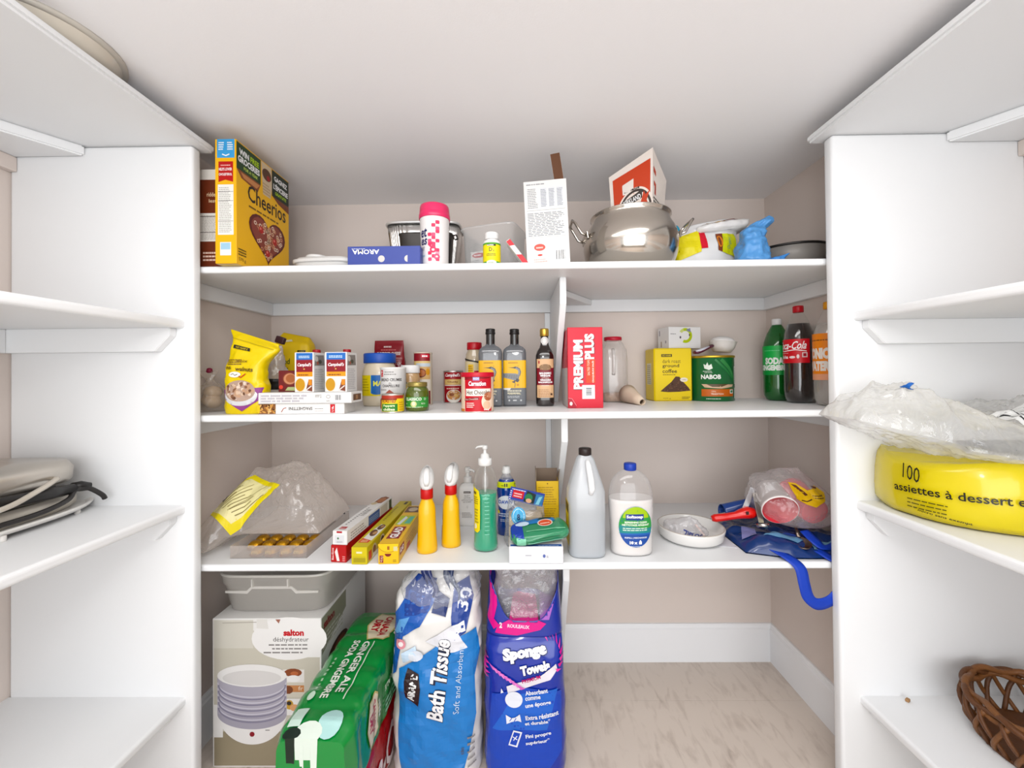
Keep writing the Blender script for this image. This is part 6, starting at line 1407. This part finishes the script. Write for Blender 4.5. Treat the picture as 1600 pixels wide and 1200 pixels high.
MB().tube([(-.03, -.06, .144), (.0, -.04, .152), (.035, .02, .156), (.045, .035, .154)], [.006, .008, .007, .003], M('#1c1a19', .3), 12).build('lid_handle', t)
MB().tube([(.120, -.16, .078), (.138, -.02, .078), (.136, .07, .072), (.128, .130, .068)], [.013, .014, .014, .012], M('#1f1c1b', .35), 14).build('side_grip', t)
bp_ = [interp([list(q) for q in [(.10, .09, .088), (.128, .092, .102), (.148, .075, .103), (.160, .03, .090), (.164, -.03, .072), (.140, -.10, .060), (.085, -.165, .054)]], k / 36) for k in range(37)]
MB().tube(bp_, .0058, M('#d8d0c4', .25, .4), 12).build('bail_handle', t, label='bright bent wire handle')
cp = [interp([list(q) for q in [(.152, .185, .027), (.150, .178, .040), (.136, .158, .062), (.132, .132, .064), (.142, .108, .048), (.150, .05, .038), (.152, -.03, .036), (.138, -.12, .036), (.08, -.19, .034)]], k / 60) for k in range(61)]
MB().tube(cp, .0056, M('#2b2827', .4), 10).build('power_cord', t)
MB().tube([(.120, .135, .070), (.126, .150, .069), (.132, .166, .064)], [.011, .013, .010], M('#1c1a19', .35), 14).build('plug', t)

# stack of dessert plates in a yellow wrapper with a big loose clear bag
t = thing('plate_pack', 'round pack of dessert plates in a bright yellow wrapper', 'plate pack', (1.062, .972, .793), 0)
yw = M('#e6d21f', .22, bump=.06, scale=14, coat=.3)
mb = MB().lathe([(.142, 0), (.156, .004), (.163, .018), (.166, .05), (.165, .09), (.160, .122), (.150, .138)], yw, 96, caps=(True, True))
vs = mb.v
mb.v = [(x + ridge((x, y, z), 8, 51) * .006, y + ridge((x, z, y), 8, 52) * .006, z + (.010 * math.sin(math.atan2(y, x) * 3 + 1) if z > .1 else 0)) for x, y, z in vs]
mb.build('wrapper', t)
P = Print(.25); ck = '#1f1c10'
R_ = .166
P.text('100', -.168, .104, w=.036, h=.034, c=ck, rot=-12, bold=.0, shear=-.3); P.text('assiettes à dessert en plastique', -.048, .070, w=.31, h=.024, c=ck, rot=2.5, bold=.014)
P.fine(-.175, .026, -.105, .052, 3, '#5a5214', 3, .3); P.text('* micro sans exempt', -.118, .020, w=.09, h=.007, c=ck, rot=-5, bold=.02); P.line([(-.2, .012), (-.05, .010), (.1, .014)], .0012, '#a8981a')
P.build('wrapper_print', t, lambda u, v, h_: (lambda a, q: Vector((math.sin(a) * (.1665 + q + h_), -math.cos(a) * (.1665 + q + h_), v)))(u / R_ - .35, .0045), .006)
t = thing('plastic_bag', 'large loose clear bag lying on the yellow plate pack', 'bag', (1.03, .955, .930))
def cbag(top):
    def f(u, v):
        x = -.285 + .56 * u; y = -.155 + .30 * v
        e = max(0, 1 - abs(2 * u - 1) ** 2.4) ** .5 * max(0, 1 - abs(2 * v - 1) ** 2.4) ** .5
        tail = max(0, (.42 - u) / .42)
        y = y * (1 - .55 * tail)
        base = (.004 if x > -.12 else .004 + .02 * tail) + .05 * tail
        ht = .085 + .045 * math.exp(-((u - .22) / .16) ** 2) + .035 * math.exp(-((u - .80) / .14) ** 2) - .02 * math.exp(-((u - .55) / .1) ** 2)
        z = base + .020 + (ht * e if top else -.018 * e)
        z += ridge((x, y, .3 if top else .9), 15, 61) * .034 * e * (1 if top else .35) + ridge((x, y, .5), 38, 62) * .010 * e
        return (x + ridge((x, y, 2), 12, 63) * .012, y + ridge((y, x, 2), 12, 64) * .012, max(z, .002) if x > -.10 else z)
    return f
cf = film('#f6f6f5', .26, .09, .8, 22, .5)
mb = MB().grid(cbag(True), 120, 72, cf); mt = MB().grid(cbag(True), 120, 72, cf)
mb.grid(cbag(False), 70, 44, cf); mb.build('bag_film', t)
fr_ = drape(mt, (0, .7, -.7), (0, -.7, .7), (1, 0, 0), (0, .7, .7))
P = Print(); P.poly([(-.168, .095), (-.138, .108), (-.130, .104), (-.142, .096), (-.146, .082), (-.166, .082)], '#2464b4'); P.build('blue_print', t, fr_, .005, h0=.002, dh=.0001)
P = Print(); P.poly([(.03, .05), (.13, .07), (.115, -.02), (.05, -.03)], '#f4f4f2')
for k in range(6): P.line([(.045 + k * .014, .042 + .003 * k), (.056 + k * .012, -.010 + .002 * k)], .0035, '#3a3a3c')
P.build('paper_insert', t, fr_, .005, h0=.002, dh=.0001)
t = thing('black_tray', 'thin dark tray edge under the loose clear bag', 'tray', (1.20, .96, .9425))
MB().box(-.09, .10, -.07, .08, .0, .010, M('#24262e', .4), .003, 2).build('tray', t)

t = thing('wicker_basket', 'brown woven basket with open loops on the bottom right shelf', 'basket', (1.165, .900, .285))
wk = M('#8a5a34', .5, bump=.4, scale=90, var=.4); wk2 = M('#6e4426', .5, bump=.4, scale=90, var=.4)
slab([(.118, .118, 0), (.122, .122, .004), (.12, .12, .008)], wk2, 'base', t, 2)
for ring_, (r0, z0) in enumerate(((.130, .082), (.137, .090), (.131, .096))):
    MB().tube([((r0 + .004 * math.sin(9 * a + ring_ * 2.1)) * math.cos(a), (r0 + .004 * math.sin(9 * a + ring_ * 2.1)) * math.sin(a), z0 + .005 * math.cos(9 * a + ring_ * 2.1)) for a in [2 * PI * k / 108 for k in range(108)]], .0068, wk if ring_ != 1 else wk2, 8, closed=True).build('rim_cane', t)
for k in range(20):
    a = 2 * PI * k / 20
    for s in (-1, 1):
        pts = []
        for q in range(9):
            v = q / 8; b = a + s * (.30 * v - .10); r = .120 + .014 * math.sin(PI * v * .8) + .010 * v + s * .0025 * math.sin(PI * v * 2)
            pts.append((r * math.cos(b), r * math.sin(b), .006 + .080 * v))
        MB().tube(pts, .0048, wk if s > 0 else wk2, 7).build('cane', t)
t = thing('wood_chip', 'tiny tan chip lying by the panel on the bottom right shelf', 'chip', (.985, 1.050, .285))
MB().box(-.006, .006, -.004, .004, 0, .007, M('#b08a64', .8), .002, 2, T=Matrix.Rotation(.5, 4, 'Z')).build('chip_body', t)
